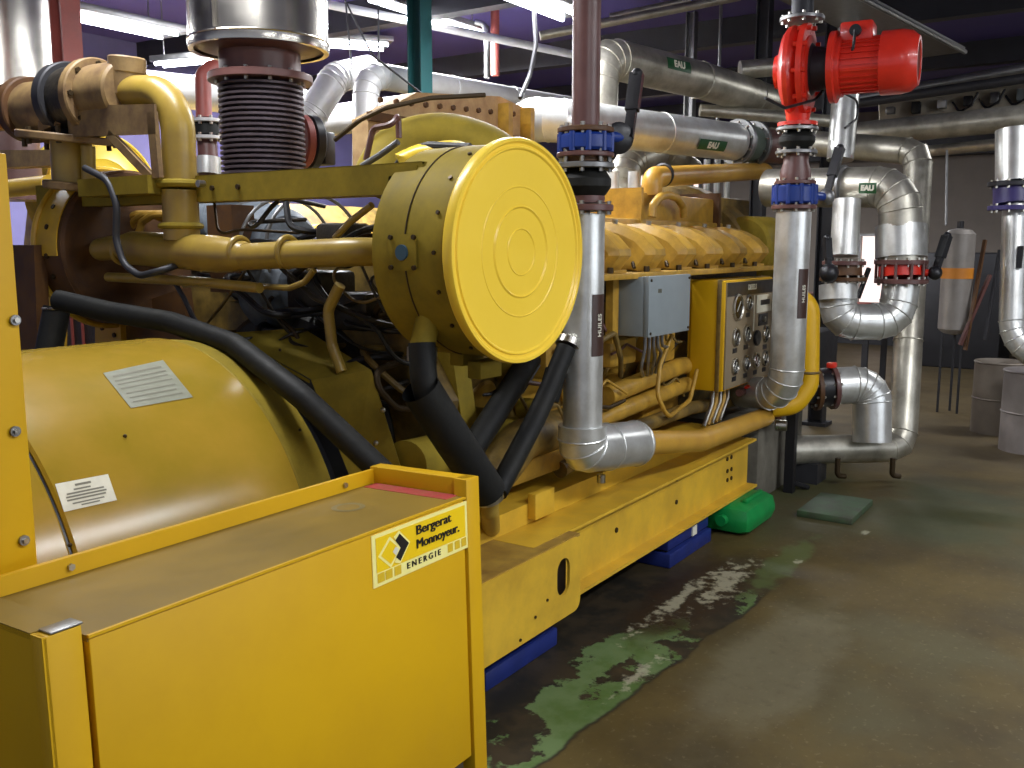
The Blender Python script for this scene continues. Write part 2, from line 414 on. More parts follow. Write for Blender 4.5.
# ================================================================== BASE FRAME
bf = thing('base_frame', 'yellow steel base frame running under the nearest generator set', 'frame', (4.3, 3.0, .15))
ZB, ZT = .175, .462
m_ = MB(); m_.box((2.9, 1.90, ZB+.012), (5.36, 1.915, ZT-.012)); m_.box((2.9, 1.85, ZT-.012), (5.36, 2.3, ZT+.001)); m_.box((2.2, 1.835, ZB-.002), (5.36, 2.0, ZB+.012))
m_.build('side_rail', Y_RAIL, bf)
m_ = MB(); m_.box((2.2, 3.9, ZB), (6.9, 4.1, ZT), .004); m_.build('side_rail', Y_DRK, bf)
# end plate with a lifting slot
def slotted(x0, x1, y0, y1, z0, z1, sx0, sx1, sz0, sz1, rc=.03):
    bm = bmesh.new()
    def rr(a0, a1, c0, c1, r, k=5):
        pts = []
        for cx, cz, st in ((a1-r, c1-r, 0), (a0+r, c1-r, 1), (a0+r, c0+r, 2), (a1-r, c0+r, 3)):
            for i in range(k+1):
                t = (st+i/k)*PI/2; pts.append((cx+r*math.cos(t), cz+r*math.sin(t)))
        return pts
    o = rr(x0, x1, z0, z1, rc); n_ = rr(sx0, sx1, sz0, sz1, (sx1-sx0)/2*.98)
    L = []
    for y in (y0, y1): L.append(([bm.verts.new((p[0], y, p[1])) for p in o], [bm.verts.new((p[0], y, p[1])) for p in n_]))
    k = len(o)
    for i in range(k):
        j = (i+1) % k
        for (O, N) in L: bm.faces.new((O[i], O[j], N[j], N[i]))
        bm.faces.new((L[0][0][i], L[0][0][j], L[1][0][j], L[1][0][i])); bm.faces.new((L[0][1][i], L[0][1][j], L[1][1][j], L[1][1][i]))
    r = MB(); r.bm = bm; return r
sp_ = P(568, 585, Y=1.80); sq_ = P(557, 549, Y=1.80)
slotted(2.2, 3.165, 1.795, 1.807, .150, ZT-.005, sq_.x-.005, sp_.x+.005, .245, .395, .045).build('end_plate', Y_RAIL, bf)
MB().box((sq_.x-.12, 1.84, .2), (sp_.x+.05, 1.85, .44)).build('slot_shade_backing', BLK, bf)  # black sheet stands in for the dark inside the slot
MB().box((2.2, 1.80, ZT-.012), (3.165, 2.15, ZT)).build('top_plate', mat('stained_yellow_plate', (176, 142, 60), .5, dirt=(96, 60, 34), amt=.6, scale=9), bf)
m_ = MB(); m_.box((2.2, 2.04, ZT), (5.2, 2.07, ZT+.085)); m_.box((2.2, 2.07, ZT+.07), (5.2, 2.3, ZT+.085)); m_.build('inner_angle', Y_RAIL, bf)
for x in (2.6, 3.4, 4.2, 5.0, 6.4): MB().box((x, 1.95, .22), (x+.12, 4.0, .42)).build('cross_member', Y_DRK, bf)
hl = [P(x, y, Y=1.90) for x, y in ((616, 505), (616, 530), (676, 479), (676, 502), (727, 459), (731, 457), (727, 471), (731, 469), (727, 480), (731, 478))]
for p in hl: MB().cyl((p.x, 1.894, p.z), (p.x, 1.901, p.z), .012, n=12).build('bolt_hole', DBOLT, bf)
for q in ((535, 617), (547, 600), (520, 640)):
    p = P(*q, Y=1.795); MB().cyl((p.x, 1.79, p.z), (p.x, 1.796, p.z), .006, n=8).build('paint_chip', DBOLT, bf)

# isolators below
def isolator(x0, x1, lab, plate=True):
    t = thing('vibration_isolator', lab, 'vibration mount', ((x0+x1)/2, 2.0, 0), 'blue vibration mounts under the base frame')
    MB().box((x0, 1.86, 0), (x1, 2.2, .075), .008).build('lower_housing', BLUE2, t)
    MB().box((x0+.01, 1.875, .085), (x1-.01, 2.19, .15), .008).build('upper_housing', BLUE2, t)
    MB().box((x0+.02, 1.89, .07), (x1-.02, 2.17, .09)).build('rubber_pad', RUB, t)
    MB().box((x0+.03, 1.88, .148), (x1-.03, 2.1, .173)).build('shim', GALV, t)
    if plate:
        c = (x0*.4+x1*.6); MB().box((c-.025, 1.868, .09), (c+.03, 1.876, .14)).build('rating_plate', WHITE, t)
isolator(2.60, 3.10, 'blue vibration mount under the slotted end plate of the base frame', False)
isolator(4.18, 4.72, 'blue vibration mount with white plate under the middle of the base rail')
# green drip tray / jerry can
t = thing('plastic_can', 'bright green plastic can lying on the floor under the far end of base rail', 'can', (5.2, 1.85, 0))
MB().box((4.86, 1.70, .0), (5.36, 2.0, .17), .07).build('body', GREENB, t)
MB().cyl((4.86, 1.85, .09), (4.82, 1.85, .09), .03, n=20).build('cap', GREENB, t)
MB().box((4.98, 1.76, .165), (5.25, 1.79, .19), .008).build('handle', GREENB, t)
# concrete plinth and floor pad
tag(MB().box((5.60, 1.92, 0), (6.5, 3.4, .50), .012).build('concrete_plinth', CONC), 'grey concrete plinth behind the end of the yellow base rail', 'plinth')
pc = P(842, 512, Z=.0)
tag(MB().box((5.45, 1.30, 0), (5.95, 1.62, .04), .005).build('floor_pad', PADG), 'low flat concrete pad with green paint, on the floor below the pipes', 'pad')

# ================================================================== FOREGROUND CABINET
root = thing('terminal_cabinet', 'large yellow sheet metal cabinet in the foreground with a company sign', 'cabinet', (0, 0, 0))
CX0, CX1, CY0, CY1 = .89, 2.0, 1.5, 1.85
LT = .918
body = MB(); body.box((CX0+.01, CY0+.02, .17), (CX1+.02, CY1, LT-.02)); body.build('body', Y_CAB, root)
MB().box((CX0+.002, CY0, .17), (CX1-.006, CY0+.018, LT-.006), .003).build('front_panel', Y_CAB, root)
MB().box((CX0, CY0+.003, LT-.012), (CX1+.0, CY1-.01, LT)).build('lid', Y_LID, root)
m_ = MB(); m_.box((CX0+.0, CY0-.0035, LT-.004), (CX1, CY0+.004, LT+.0015)); m_.build('lid_edge', Y_CAB, root)
MB().box((.80, CY1-.008, LT-.1), (2.06, CY1+.006, .958)).build('back_flange', Y_CAB, root)
MB().box((2.012, CY0+.004, LT-.05), (2.06, CY1+.006, .966), .002).build('side_flange', Y_CAB, root)
m_ = MB(); m_.box((2.004, CY0-.004, .0), (2.062, CY0+.04, .966), .002); m_.build('corner_post', Y_CAB, root)
m_ = MB(); m_.box((.905, CY0, .0), (.93, CY0+.04, .2)); m_.build('leg', Y_CAB, root)
m_ = MB(); m_.box((1.94, CY1-.04, .0), (2.06, CY1, .2)); m_.build('leg', Y_CAB, root)
m_ = MB(); m_.box((.805, CY0-.006, .0), (.877, CY0+.03, .945), .003); m_.box((.805, CY0-.006, .0), (.813, CY1+.02, .945)); m_.build('left_corner_post', Y_CAB, root)
MB().box((.805, CY0+.03, .935), (.872, CY1, .947)).build('post_cap', Y_LID, root)
MB().box((.82, CY0-.008, .9465), (.879, CY0+.03, .950), .001).build('foil_tape', GALV, root)
bolts(root, [(x, CY1-.009, .937) for x in (P(71, 571, Y=1.84).x, P(345, 487, Y=1.84).x)], (0, -1, 0), .008, .007)
# red tape strip and ring stain
p0 = [P(*q, Z=LT) for q in ((383, 479), (390, 475), (457, 493), (440, 498))]
tp = MB(); tp.prism([(1.955, 1.53, LT), (2.008, 1.53, LT), (2.008, 1.83, LT), (1.955, 1.83, LT)], (0, 0, .0012)); tp.build('red_tape_strip', TAPE, root)
rc = P(348, 505, Z=LT); MB().lathe((rc.x, rc.y, LT+.0003), (0, 0, 1), [(0, .03), (.0004, .045)], 36).build('ring_stain', mat('stain', (132, 116, 70), .4, dirt=(104, 92, 58), amt=.6), root)
# the sign
c0, c1, c2, c3 = P(369, 535, Y=CY0), P(466, 502, Y=CY0), P(466, 548, Y=CY0), P(372, 587, Y=CY0)
sx0, sx1 = c3.x-.002, c1.x+.001; sz1 = (c0.z+c1.z)/2; sz0 = (c2.z+c3.z)/2; SW = sx1-sx0; SH = sz1-sz0
sg = MB().box((sx0, CY0-.0025, sz0), (sx1, CY0, sz1)).build('company_sign', LOGOP, root)
def sp(u, v, d=.003): return Vector((sx0+u*SW, CY0-d, sz0+v*SH))
def quad(pts, m, name, d=.003, th=.0006):
    MB().prism([sp(u, v, d) for u, v in pts], (0, -th, 0)).build(name, m, sg)
quad([(.035, .27), (.965, .27), (.965, .93), (.035, .93)], LOGOY, 'yellow_field')
sq = [(0.035, .075), (.105, .075), (.185, .075)]
for i, u in enumerate((.04, .115, .20)): quad([(u, .07), (u+.065, .07), (u+.065, .245), (u, .245)], LOGOM, 'yellow_square')
for i, u in enumerate((.76, .84, .915)): quad([(u, .07), (u+.055, .07), (u+.055, .245), (u, .245)], LOGOM, 'yellow_square')
def dia(cx, cy, rx, ry): return [(cx-rx, cy), (cx, cy-ry), (cx+rx, cy), (cx, cy+ry)]
quad(dia(.165, .57, .115, .30), LOGOP, 'pale_diamond', .0036)
quad(dia(.165, .57, .088, .23), LOGOY, 'diamond_inset', .0042)
quad([(.21, .57), (.24, .67), (.20, .83), (.255, .92), (.36, .62), (.255, .28), (.20, .34), (.24, .47)], LOGOP, 'pale_chevron', .0044)
quad([(.185, .56), (.215, .64), (.245, .57), (.215, .47)], WHITE, 'white_centre', .0050)
quad([(.262, .58), (.215, .76), (.258, .86), (.345, .61), (.255, .33), (.215, .43)], INK, 'black_chevron', .0050)
text('Bergerat', SH*.265, sp(.61, .785, .0055), (1, 0, 0), (0, 0, 1), INK, sg, bold=.0011, sx=1.2)
text('Monnoyeur.', SH*.265, sp(.655, .51, .0055), (1, 0, 0), (0, 0, 1), INK, sg, bold=.0011, sx=1.06)
text('ENERGIE', SH*.17, sp(.50, .158, .004), (1, 0, 0), (0, 0, 1), INK, sg, bold=.0005, sx=1.15, sp=1.5)
# lean of the cabinet: its top stands about 2 degrees further in than its foot
root.rotation_euler = (math.radians(-1.7), 0, 0)
pv = Vector((0, 1.5, .93)); Rm = Matrix.Rotation(math.radians(-1.7), 3, 'X'); dlt = pv-Rm @ pv; root.location = (0, dlt.y, dlt.z)

# ================================================================== LEFT POST PANEL
t = thing('panel_post', 'tall yellow sheet steel post with bolts at left edge of view', 'panel post', (.85, 2.0, 0))
MB().box((.62, 1.95, .25), (1.055, 1.99, 1.785), .003).build('post', Y_CAB, t)
MB().box((.62, 1.99, .25), (.66, 2.6, 1.77), .003).build('side_sheet', Y_CAB, t)
for q in ((14, 320), (14, 431), (23, 540)):
    p = P(*q, Y=1.95)
    o = MB().cyl((p.x, 1.948, p.z), (p.x, 1.942, p.z), .011, n=20).build('washer', GALV, t)
    MB().cyl((p.x, 1.942, p.z), (p.x, 1.936, p.z), .006, n=6).build('bolt', BOLT, o)

# ================================================================== ALTERNATOR
AC = Vector((0, 3.0, .50)); AR = .76
t = thing('alternator', 'yellow round barrel alternator with paper notices behind the cabinet', 'alternator', (1.8, 3.0, .4))
MB().lathe((1.345, 3, .5), (1, 0, 0), [(0, 0), (0, AR-.008), (.008, AR), (.80, AR), (.81, AR-.01), (.81, 0)], 96).build('barrel', Y_BAR, t)
MB().lathe((.75, 3, .5), (1, 0, 0), [(0, 0), (0, AR-.015), (.02, AR), (.577, AR), (.585, AR-.008), (.585, 0)], 96).build('end_housing', Y_BAR, t)
MB().lathe((1.333, 3, .5), (1, 0, 0), [(0, .5), (0, AR-.012), (.014, AR-.012), (.014, .5)], 96).build('seam_gasket', BLK, t)
MB().lathe((2.15, 3, .5), (1, 0, 0), [(0, 0), (0, AR-.012), (.01, AR-.006), (.16, AR-.02), (.17, AR-.03), (.17, 0)], 96).build('flange_ring', Y_CAN, t)
MB().box((1.0, 2.5, .40), (2.4, 3.5, .5)).build('foot', Y_DRK, t)
MB().cyl((2.3, 3, .5), (2.72, 3, .5), .62, n=64).build('coupling_housing', BLK, t)
def onbar(px, py, r=AR+.002):
    d = ray(px, py); o = CAMP
    a = d.y**2+d.z**2; b = 2*((o.y-3)*d.y+(o.z-.5)*d.z); c = (o.y-3)**2+(o.z-.5)**2-r*r
    q = b*b-4*a*c
    return o+d*((-b-math.sqrt(max(q, 0)))/(2*a))
def decal(corners, name, m, parent, n=8, r=AR+.002):
    c = [Vector((x, y)) for x, y in corners]
    rows = []
    for i in range(n+1):
        v = i/n; a = c[0].lerp(c[3], v); b = c[1].lerp(c[2], v)
        rows.append([onbar(*a.lerp(b, j/n), r) for j in range(n+1)])
    return MB().grid(rows).build(name, m, parent)
l1 = decal([(103, 373), (163, 360), (193, 397), (131, 408)], 'film_notice', PAPER, t)
l2 = decal([(55, 484), (108, 474), (117, 500), (64, 512)], 'paper_notice', WHITE, t)
def lines(cor, rws, m, parent, r):
    c = [Vector(x) for x in cor]
    for v, u0, u1, h in rws:
        q = []
        for vv, uu in ((v, u0), (v, u1), (v+h, u1), (v+h, u0)):
            a = c[0].lerp(c[3], vv); b = c[1].lerp(c[2], vv); q.append(tuple(a.lerp(b, uu)))
        decal(q, 'print_line', m, parent, 4, r)
lines([(103, 373), (163, 360), (193, 397), (131, 408)], [(.12, .1, .9, .04), (.24, .08, .92, .03), (.34, .08, .9, .03), (.46, .08, .92, .03), (.6, .1, .9, .03), (.72, .1, .86, .03), (.84, .1, .9, .03)], INKG, l1, AR+.003)
lines([(55, 484), (108, 474), (117, 500), (64, 512)], [(.12, .35, .65, .08), (.28, .3, .62, .06), (.4, .15, .85, .06), (.51, .12, .88, .06), (.62, .12, .85, .06), (.76, .2, .8, .05), (.86, .35, .7, .05)], INKG, l2, AR+.003)
for q in ((125, 436), (70, 545), (280, 350), (300, 430)): 
    p = onbar(*q); MB().sphere(p, .006, n=5).build('rivet', DBOLT, t)
# ================================================================== FLYWHEEL GUARD
t = thing('flywheel_guard', 'folded yellow sheet guard between the alternator barrel and the engine', 'guard', (2.6, 2.7, .46))
m_ = MB(); m_.prism([P(226, 333, X=2.50), P(303, 328, X=2.66), P(371, 370, X=2.54), P(309, 380, X=2.44)], (0, 0, -.012)); m_.build('top_sheet', Y_CAN, t)
a, b, c, d = P(311, 380, X=2.44), P(371, 370, X=2.54), P(402, 472, X=2.54), P(352, 482, X=2.44)
m_ = MB(); m_.prism([a, b, c, d], (.012, .01, 0)); m_.build('front_sheet', Y_CAN, t)
m_ = MB(); m_.prism([P(226, 333, X=2.50), a, d, P(300, 482, X=2.48)], (.015, 0, 0)); m_.build('end_sheet', BLK, t)
for q in ((376, 443), (383, 410)):
    p = P(*q, X=2.51); MB().sphere(p, .010, n=6).build('bolt', BOLT, t)

# ================================================================== DIESEL ENGINE
en = thing('diesel_engine', 'yellow vee diesel engine with a row of angular valve covers', 'engine', (4.8, 3.0, .46))
def xprof(x0, x1, pts, name, m, bev=None):
    return MB().prism([(x0, y, z) for y, z in pts], (x1-x0, 0, 0)).build(name, m, en)
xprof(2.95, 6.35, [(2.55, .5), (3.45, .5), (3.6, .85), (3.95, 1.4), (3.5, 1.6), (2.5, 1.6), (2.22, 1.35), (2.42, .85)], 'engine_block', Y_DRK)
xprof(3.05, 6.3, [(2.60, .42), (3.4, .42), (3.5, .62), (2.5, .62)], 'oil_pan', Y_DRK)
# ledge below the covers
a_, b_ = P(606, 278, Y=2.08), P(775, 268, Y=2.08)
m_ = MB(); m_.box((3.2, 2.06, a_.z-.012), (6.35, 2.2, a_.z+.016), .004); m_.build('cover_ledge', Y_ENG, en)
m_ = MB(); m_.box((3.2, 2.22, 1.32), (6.3, 2.5, a_.z)); m_.build('cylinder_head_bank', DARK, en)  # dark colour paints in the shade behind the valve covers
MB().box((3.2, 2.47, a_.z), (6.3, 2.52, 1.62)).build('gap_shade_wall', DARK, en)  # added dark wall, paints the shade in the gaps between covers
m_ = MB(); m_.box((3.2, 2.47, 1.62), (6.3, 2.8, 1.75), .01); m_.build('intake_manifold', Y_ENG, en)
# valve covers
def vcover(x):
    zt = 1.715; zl = a_.z+.016; w = .15
    o = MB()
    outl = [(2.15, zl), (2.08, zl+.085), (2.085, zl+.115), (2.15, zl+.18), (2.24, zt-.025), (2.36, zt+.005), (2.46, zt), (2.46, zl)]
    o.prism([(x+.03, y, z) for y, z in outl], (w-.03, 0, 0))
    inn = [(2.19, zl+.01), (2.125, zl+.085), (2.13, zl+.10), (2.19, zl+.155), (2.27, zt-.06), (2.36, zt-.035), (2.46, zt-.04), (2.46, zl+.01)]
    A = [o.bm.verts.new((x, y, z)) for y, z in inn]; B = [o.bm.verts.new((x+.03, y, z)) for y, z in outl]
    o.bm.faces.new(A)
    for i in range(len(A)): o.bm.faces.new((A[i], A[(i+1) % len(A)], B[(i+1) % len(A)], B[i]))
    o.prism([(x+.05, 2.12, zl-.004), (x+.05, 2.12, zl+.015), (x+.05, 2.46, zl+.015), (x+.05, 2.46, zl-.004)], (w-.02, 0, 0))
    c = o.build('valve_cover', Y_ENG, en, angle=20)
    MB().cyl((x+.05, 2.33, zt-.02), (x+.05, 2.325, zt+.018), .016, n=8).build('bolt', BOLT, c)
    MB().cyl((x+.03, 2.13, zl+.0), (x+.03, 2.13, zl+.028), .015, n=6).build('bolt', DBOLT, c)
    MB().tube([(x+.0, 2.19, zl+.025), (x-.05, 2.17, zl+.05), (x-.07, 2.15, zl+.02)], .009, .02, n=8).build('fuel_fitting', DBOLT, c)
for x in (3.18, 3.585, 3.98, 4.375, 4.775, 5.175, 5.575, 5.975): vcover(x)
# first cover's round breather cap
p = P(604, 237, Y=2.13); MB().cyl((p.x-.06, p.y-.01, p.z), (p.x-.06, p.y+.06, p.z), .05, n=24, bev=.008).build('breather_cap', BLK, en)
# boxes on top of the vee
bx0 = P(632, 220, Y=2.5).x
m_ = MB(); m_.box((5.03, 2.5, 1.70), (6.2, 2.78, 1.91), .015); m_.build('plenum_box', Y_ENG, en)
m_ = MB(); m_.box((6.22, 2.5, 1.70), (6.9, 3.2, 1.93), .015); m_.build('plenum_end_box', Y_DRK, en)
MB().box((6.19, 2.46, 1.68), (6.225, 2.8, 1.95)).build('plenum_flange', RUST, en); MB().box((5.0, 2.46, 1.68), (5.03, 2.8, 1.93)).build('plenum_flange', Y_ENG, en)
hp = [P(x, y, Y=2.42) for x, y in ((652, 217), (653, 205), (660, 197), (668, 195), (677, 198), (683, 206), (684, 217))]
MB().tube(hp, .024, .03, n=12).build('lifting_hoop', Y_ENG, en)
# front gear housing (far end)
fh = P(806, 248, Y=2.2)
MB().cyl((6.35, 3.0, 1.25), (6.62, 3.0, 1.25), .80, n=48, bev=.03).build('gear_housing', Y_DRK, en)
MB().cyl((6.36, 2.35, 1.58), (6.66, 2.28, 1.58), .22, n=32, bev=.02).build('water_pump', Y_CAN, en)
MB().cyl((6.66, 2.28, 1.58), (6.70, 2.27, 1.58), .1, n=24).build('pump_cap', DARK, en)
# crankcase side: inspection covers, rocker pipe runs, wiring
for i in range(7):
    x = 3.3+.42*i
    o = MB().cyl((x, 2.44, .92), (x, 2.38, .9), .12, n=28, bev=.012).build('inspection_cover', Y_ENG, en)
    for k in range(6):
        a = k*PI/3+.3; MB().cyl((x+.1*math.cos(a), 2.385, .9+.1*math.sin(a)), (x+.1*math.cos(a), 2.372, .9+.1*math.sin(a)), .010, n=6).build('bolt', DBOLT, o)
MB().tube([P(520, 462, Y=2.18), P(610, 415, Y=2.18), P(684, 385, Y=2.18), P(760, 372, Y=2.18)], .045, .2, n=20).build('oil_gallery_pipe', Y_ENG, en)
MB().tube([P(560, 470, Y=2.12), P(620, 434, Y=2.12), P(690, 408, Y=2.12), P(770, 395, Y=2.12)], .038, .2, n=16).build('fuel_rail', Y_DRK, en)
MB().tube([P(606, 396, Y=2.2), P(680, 366, Y=2.2), P(740, 362, Y=2.2)], .05, .2, n=16).build('oil_gallery_pipe', Y_ENG, en)
MB().tube([P(490, 480, Y=2.15), P(520, 440, Y=2.15), P(575, 425, Y=2.2)], .09, .2, n=20).build('oil_filler_pipe', Y_DRK, en)
for (x0, z0, x1, z1, y) in ((3.0, 1.15, 3.28, 1.35, 2.16), (3.55, 1.0, 3.85, 1.28, 2.2), (4.2, .98, 4.5, 1.12, 2.22), (4.72, .95, 4.95, 1.3, 2.2), (3.25, .62, 3.5, .8, 2.3), (3.9, .6, 4.3, .78, 2.3), (4.7, .6, 5.2, .75, 2.28)):
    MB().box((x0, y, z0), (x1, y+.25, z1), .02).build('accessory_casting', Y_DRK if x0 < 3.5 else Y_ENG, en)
random.seed(11)
for i in range(16):
    x = random.uniform(3.0, 5.6); z = random.uniform(.75, 1.3); y = 2.17+random.uniform(-.03, .04)
    q = [(x, y, z)]
    for k in range(3): q.append((q[-1][0]+random.uniform(.04, .18), y+random.uniform(-.04, .04), q[-1][2]+random.uniform(-.14, .12)))
    MB().tube(q, random.choice((.007, .010, .014)), .03, n=8).build('engine_line', random.choice((Y_DRK, DBOLT, BLK, Y_ENG, BRWN)), en)
# rear of the engine: flywheel housing, dark accessories
MB().cyl((2.74, 3.0, .76), (2.95, 3.0, .76), .58, n=48, bev=.03).build('flywheel_housing', DARK, en)
m_ = MB(); m_.prism([(2.78, 2.26, .5), (2.78, 2.2, 1.0), (2.78, 2.4, 1.32), (2.78, 3.4, 1.35), (2.78, 3.4, .5)], (.2, 0, 0)); m_.build('rear_housing', Y_DRK, en)
for i in range(46):
    y = random.uniform(2.3, 3.1); z = random.uniform(1.0, 1.72); y2 = max(2.28, y+random.uniform(.1, .5)*random.choice((-1, 1))); z2 = max(1.0, z+random.uniform(-.4, .25))
    k = random.uniform(2.46, 2.66)
    q = [(2.8, y, z), (k, y+.02, z+random.uniform(-.05, .03)), (k+random.uniform(-.04, .04), (y+y2)/2, (z+z2)/2+random.uniform(-.12, .05)), (k+.05, y2, z2), (2.8, y2, z2-.03)]
    MB().tube(q, random.choice((.006, .009, .013)), .10, n=8).build('rear_line', random.choice((DARK, DBOLT, BLK, Y_DRK, BLK, BLK, DARK)), en)
for (x, y, z, s_) in ((2.7, 2.5, 1.35, .09), (2.72, 2.75, 1.42, .10), (2.7, 2.6, 1.62, .08)):
    MB().box((x-s_, y-s_, z-s_*.8), (x+s_, y+s_, z+s_*.8), .02).build('rear_casting', DARK, en)
MB().tube([P(340, 285, X=2.5), P(328, 310, X=2.5), P(332, 345, X=2.5), P(342, 372, X=2.5)], .021, .05, n=12).build('oil_feed_pipe', Y_PIPE, en)
MB().tube([P(255, 286, X=2.55), P(290, 288, X=2.5), P(305, 282, X=2.5), P(314, 270, X=2.5)], .012, .04, n=10).build('drain_pipe', Y_PIPE, en)
MB().tube([P(335, 238, X=2.55), P(350, 222, X=2.55), P(372, 205, X=2.55)], .013, .0, n=10).build('vent_pipe', Y_PIPE, en)
# yellow crankcase castings seen below the canister
MB().prism([P(x, y, X=2.9) for x, y in ((398, 345), (452, 352), (470, 480), (400, 480))], (.1, 0, 0)).build('rear_bracket', Y_CAN, en)
MB().cyl(P(405, 465, Y=2.2), P(560, 425, Y=2.5), .09, n=24).build('starter_motor', Y_CAN, en)
for q, r_ in (((500, 372), .05), ((470, 420), .06), ((520, 408), .05), ((540, 470), .06), ((495, 330), .05)):
    p = P(*q, Y=2.35); o = MB().cyl(p, p+Vector((0, -.12, 0)), r_, n=20, bev=.01).build('housing_boss', Y_CAN, en)
    MB().cyl(p+Vector((0, -.12, 0)), p+Vector((0, -.14, 0)), r_*.4, n=6).build('bolt', DBOLT, o)
MB().box((2.95, 2.12, .60), (3.6, 2.35, .72), .015).build('mounting_foot', Y_ENG, en)
MB().box((3.15, 2.0, ZT+.02), (3.3, 2.04, ZT+.13), .005).build('mounting_clip', Y_RAIL, bf)

# turbocharger under its blanket + beige exhaust shield
t = thing('turbocharger', 'turbocharger wrapped in a silvery blue insulation blanket beside brown exhaust duct', 'turbocharger', (2.9, 3.0, 1.3))
m_ = MB(); m_.lathe(P(243, 255, X=3.0), (P(330, 250, X=2.85)-P(243, 255, X=3.0)), [(0, 0), (0, .17), (.05, .21), (.16, .235), (.28, .22), (.36, .20), (.42, .16), (.44, 0)], 40); m_.build('blanket', BLANK, t)
m_ = MB(); m_.lathe(P(262, 296, X=2.78), (P(335, 282, X=2.72)-P(262, 296, X=2.78)), [(0, 0), (0, .12), (.05, .15), (.2, .15), (.26, .1), (.27, 0)], 32); m_.build('lower_blanket', BLANK, t)
for f_ in (.2, .55, .85):
    a = P(243, 255, X=3.0); b = P(330, 250, X=2.85); d = (b-a)
    MB().torus(a+d*f_, d, .235, .008).build('lacing_wire', GALV, t)
m_ = MB(); m_.cyl(P(205, 225, X=3.0), P(232, 222, X=3.0), .15, n=28, bev=.02); m_.build('compressor_end', BLANK, t)
tag(MB().box(*( (2.66, 3.20, 1.40), (2.78, 3.36, 1.768) )).build('exhaust_riser', RUST), 'rusty brown square exhaust riser behind the yellow cross beam', 'exhaust duct')
t = thing('exhaust_shield', 'dusty beige bolted box shield on top of the engine behind the round cover', 'shield', (4.0, 3.1, 1.9))
a, b = P(368, 118, Y=3.0), P(530, 95, Y=3.0)
m_ = MB(); m_.prism([(a.x, 3.0, 1.95), (a.x, 3.0, a.z), (a.x+.35, 3.0, 2.33), (b.x-.3, 3.0, 2.40), (b.x, 3.0, 2.36), (b.x, 3.0, 1.75), (4.0, 3.0, 1.75)], (0, .10, 0)); m_.build('box', BEIGE, t)
m_ = MB(); m_.box((a.x-.01, 2.97, 2.16), (b.x, 3.0, 2.2)); m_.build('joint_flange', RUST, t)
for i in range(12):
    x = a.x+.08+i*(b.x-a.x-.15)/11
    MB().cyl((x, 3.0, 2.26+i*.006), (x, 2.985, 2.26+i*.006), .014, n=6).build('bolt', RUST, t)
MB().box((b.x-.32, 2.93, 1.8), (b.x-.28, 3.0, 2.36)).build('rib', Y_ENG, t)
MB().box((b.x-.10, 2.93, 1.8), (b.x-.06, 3.0, 2.36)).build('rib', Y_ENG, t)
t = thing('charge_air_duct', 'curved dull yellow air duct arching down to the round canister', 'duct', (3.0, 2.5, 1.6))
dp = [P(378, 185, X=2.95), P(395, 150, X=3.05), P(440, 138, X=3.2), P(490, 152, X=3.3), P(520, 185, X=3.3)]
MB().tube(dp, .115, .3, 8, n=28).build('duct_body', Y_CAN, t)
for q in (dp[1], dp[2]): pass
MB().tube([P(400, 165, X=2.75), P(420, 156, X=2.8), P(455, 152, X=2.85), P(475, 160, X=2.85)], .045, .1, n=20).build('inner_elbow', Y_COV, t)
MB().tube([P(388, 182, X=2.78), P(402, 160, X=2.78), P(425, 146, X=2.8), P(470, 148, X=2.8)], .018, .1, n=10).build('hose_clamp_band', DARK, t)
t = tag(MB().tube([P(362, 166, X=2.7), P(380, 155, X=2.7), P(398, 142, X=2.7)], .012, 0, n=10).build('support_rod', GALV), 'thin pale steel rod angled up beside the curved yellow duct', 'rod')
wr = [P(335, 140, X=2.9), P(360, 120, X=2.9), P(385, 108, X=2.95), P(430, 98, X=3.1), P(485, 95, X=3.3)]
tag(MB().tube(wr, .010, .1, n=8).build('cable', DBOLT), 'dark cable draped along the top edge of the beige shield', 'cable')
t = tag(MB().tube([P(366, 160, X=2.8), P(373, 128, X=2.8), P(395, 124, X=2.8), P(398, 112, X=2.85), P(399, 138, X=2.85)], .012, .03, n=8).build('bent_pipe', BRWN), 'thin rusty bent pipe loop in front of the beige shield', 'pipe')

# ================================================================== CANISTERS
def canister(name, lab, X, y0, y1, z, r, cov_m, body_m, cover_side=-1, group=None):
    t = thing(name, lab, 'canister', (X, (y0+y1)/2, z-r), group)
    MB().lathe((X, y0, z), (0, 1, 0), [(0, 0), (0, r*.95), (.0, r*.955), (y1-y0, r*.955), (y1-y0, 0)], 72).build('body', body_m, t)
    if cover_side:
        yc = y0; s = -1
        # lid: rolled rim, shallow stepped face with raised rings
        pr = [(-.012, r*.958), (-.014, r*.992), (-.02, r), (-.046, r), (-.052, r*.992), (-.052, r*.965), (-.044, r*.945), (-.044, r*.925), (-.050, r*.915), (-.050, r*.905), (-.044, r*.89), (-.044, r*.585), (-.0465, r*.575), (-.044, r*.565), (-.044, r*.415), (-.049, r*.40), (-.044, r*.385), (-.044, r*.215), (-.047, r*.205), (-.044, r*.195), (-.043, 0)]
        MB().lathe((X, yc, z), (0, 1, 0), pr, 96).build('cover', cov_m, t)
    return t
can = canister('air_canister', 'large round yellow air canister with bright ringed cover facing the aisle', 2.678, 1.80, 2.10, 1.585, .376, Y_COV, Y_CAN)
for a in range(0, 360, 20):
    ar = math.radians(a); p = Vector((2.678+.359*math.cos(ar), 1.83, 1.585+.359*math.sin(ar)))
    MB().cyl(p, p+Vector((math.cos(ar), 0, math.sin(ar)))*.007, .007, n=8).build('rivet', DBOLT, can)
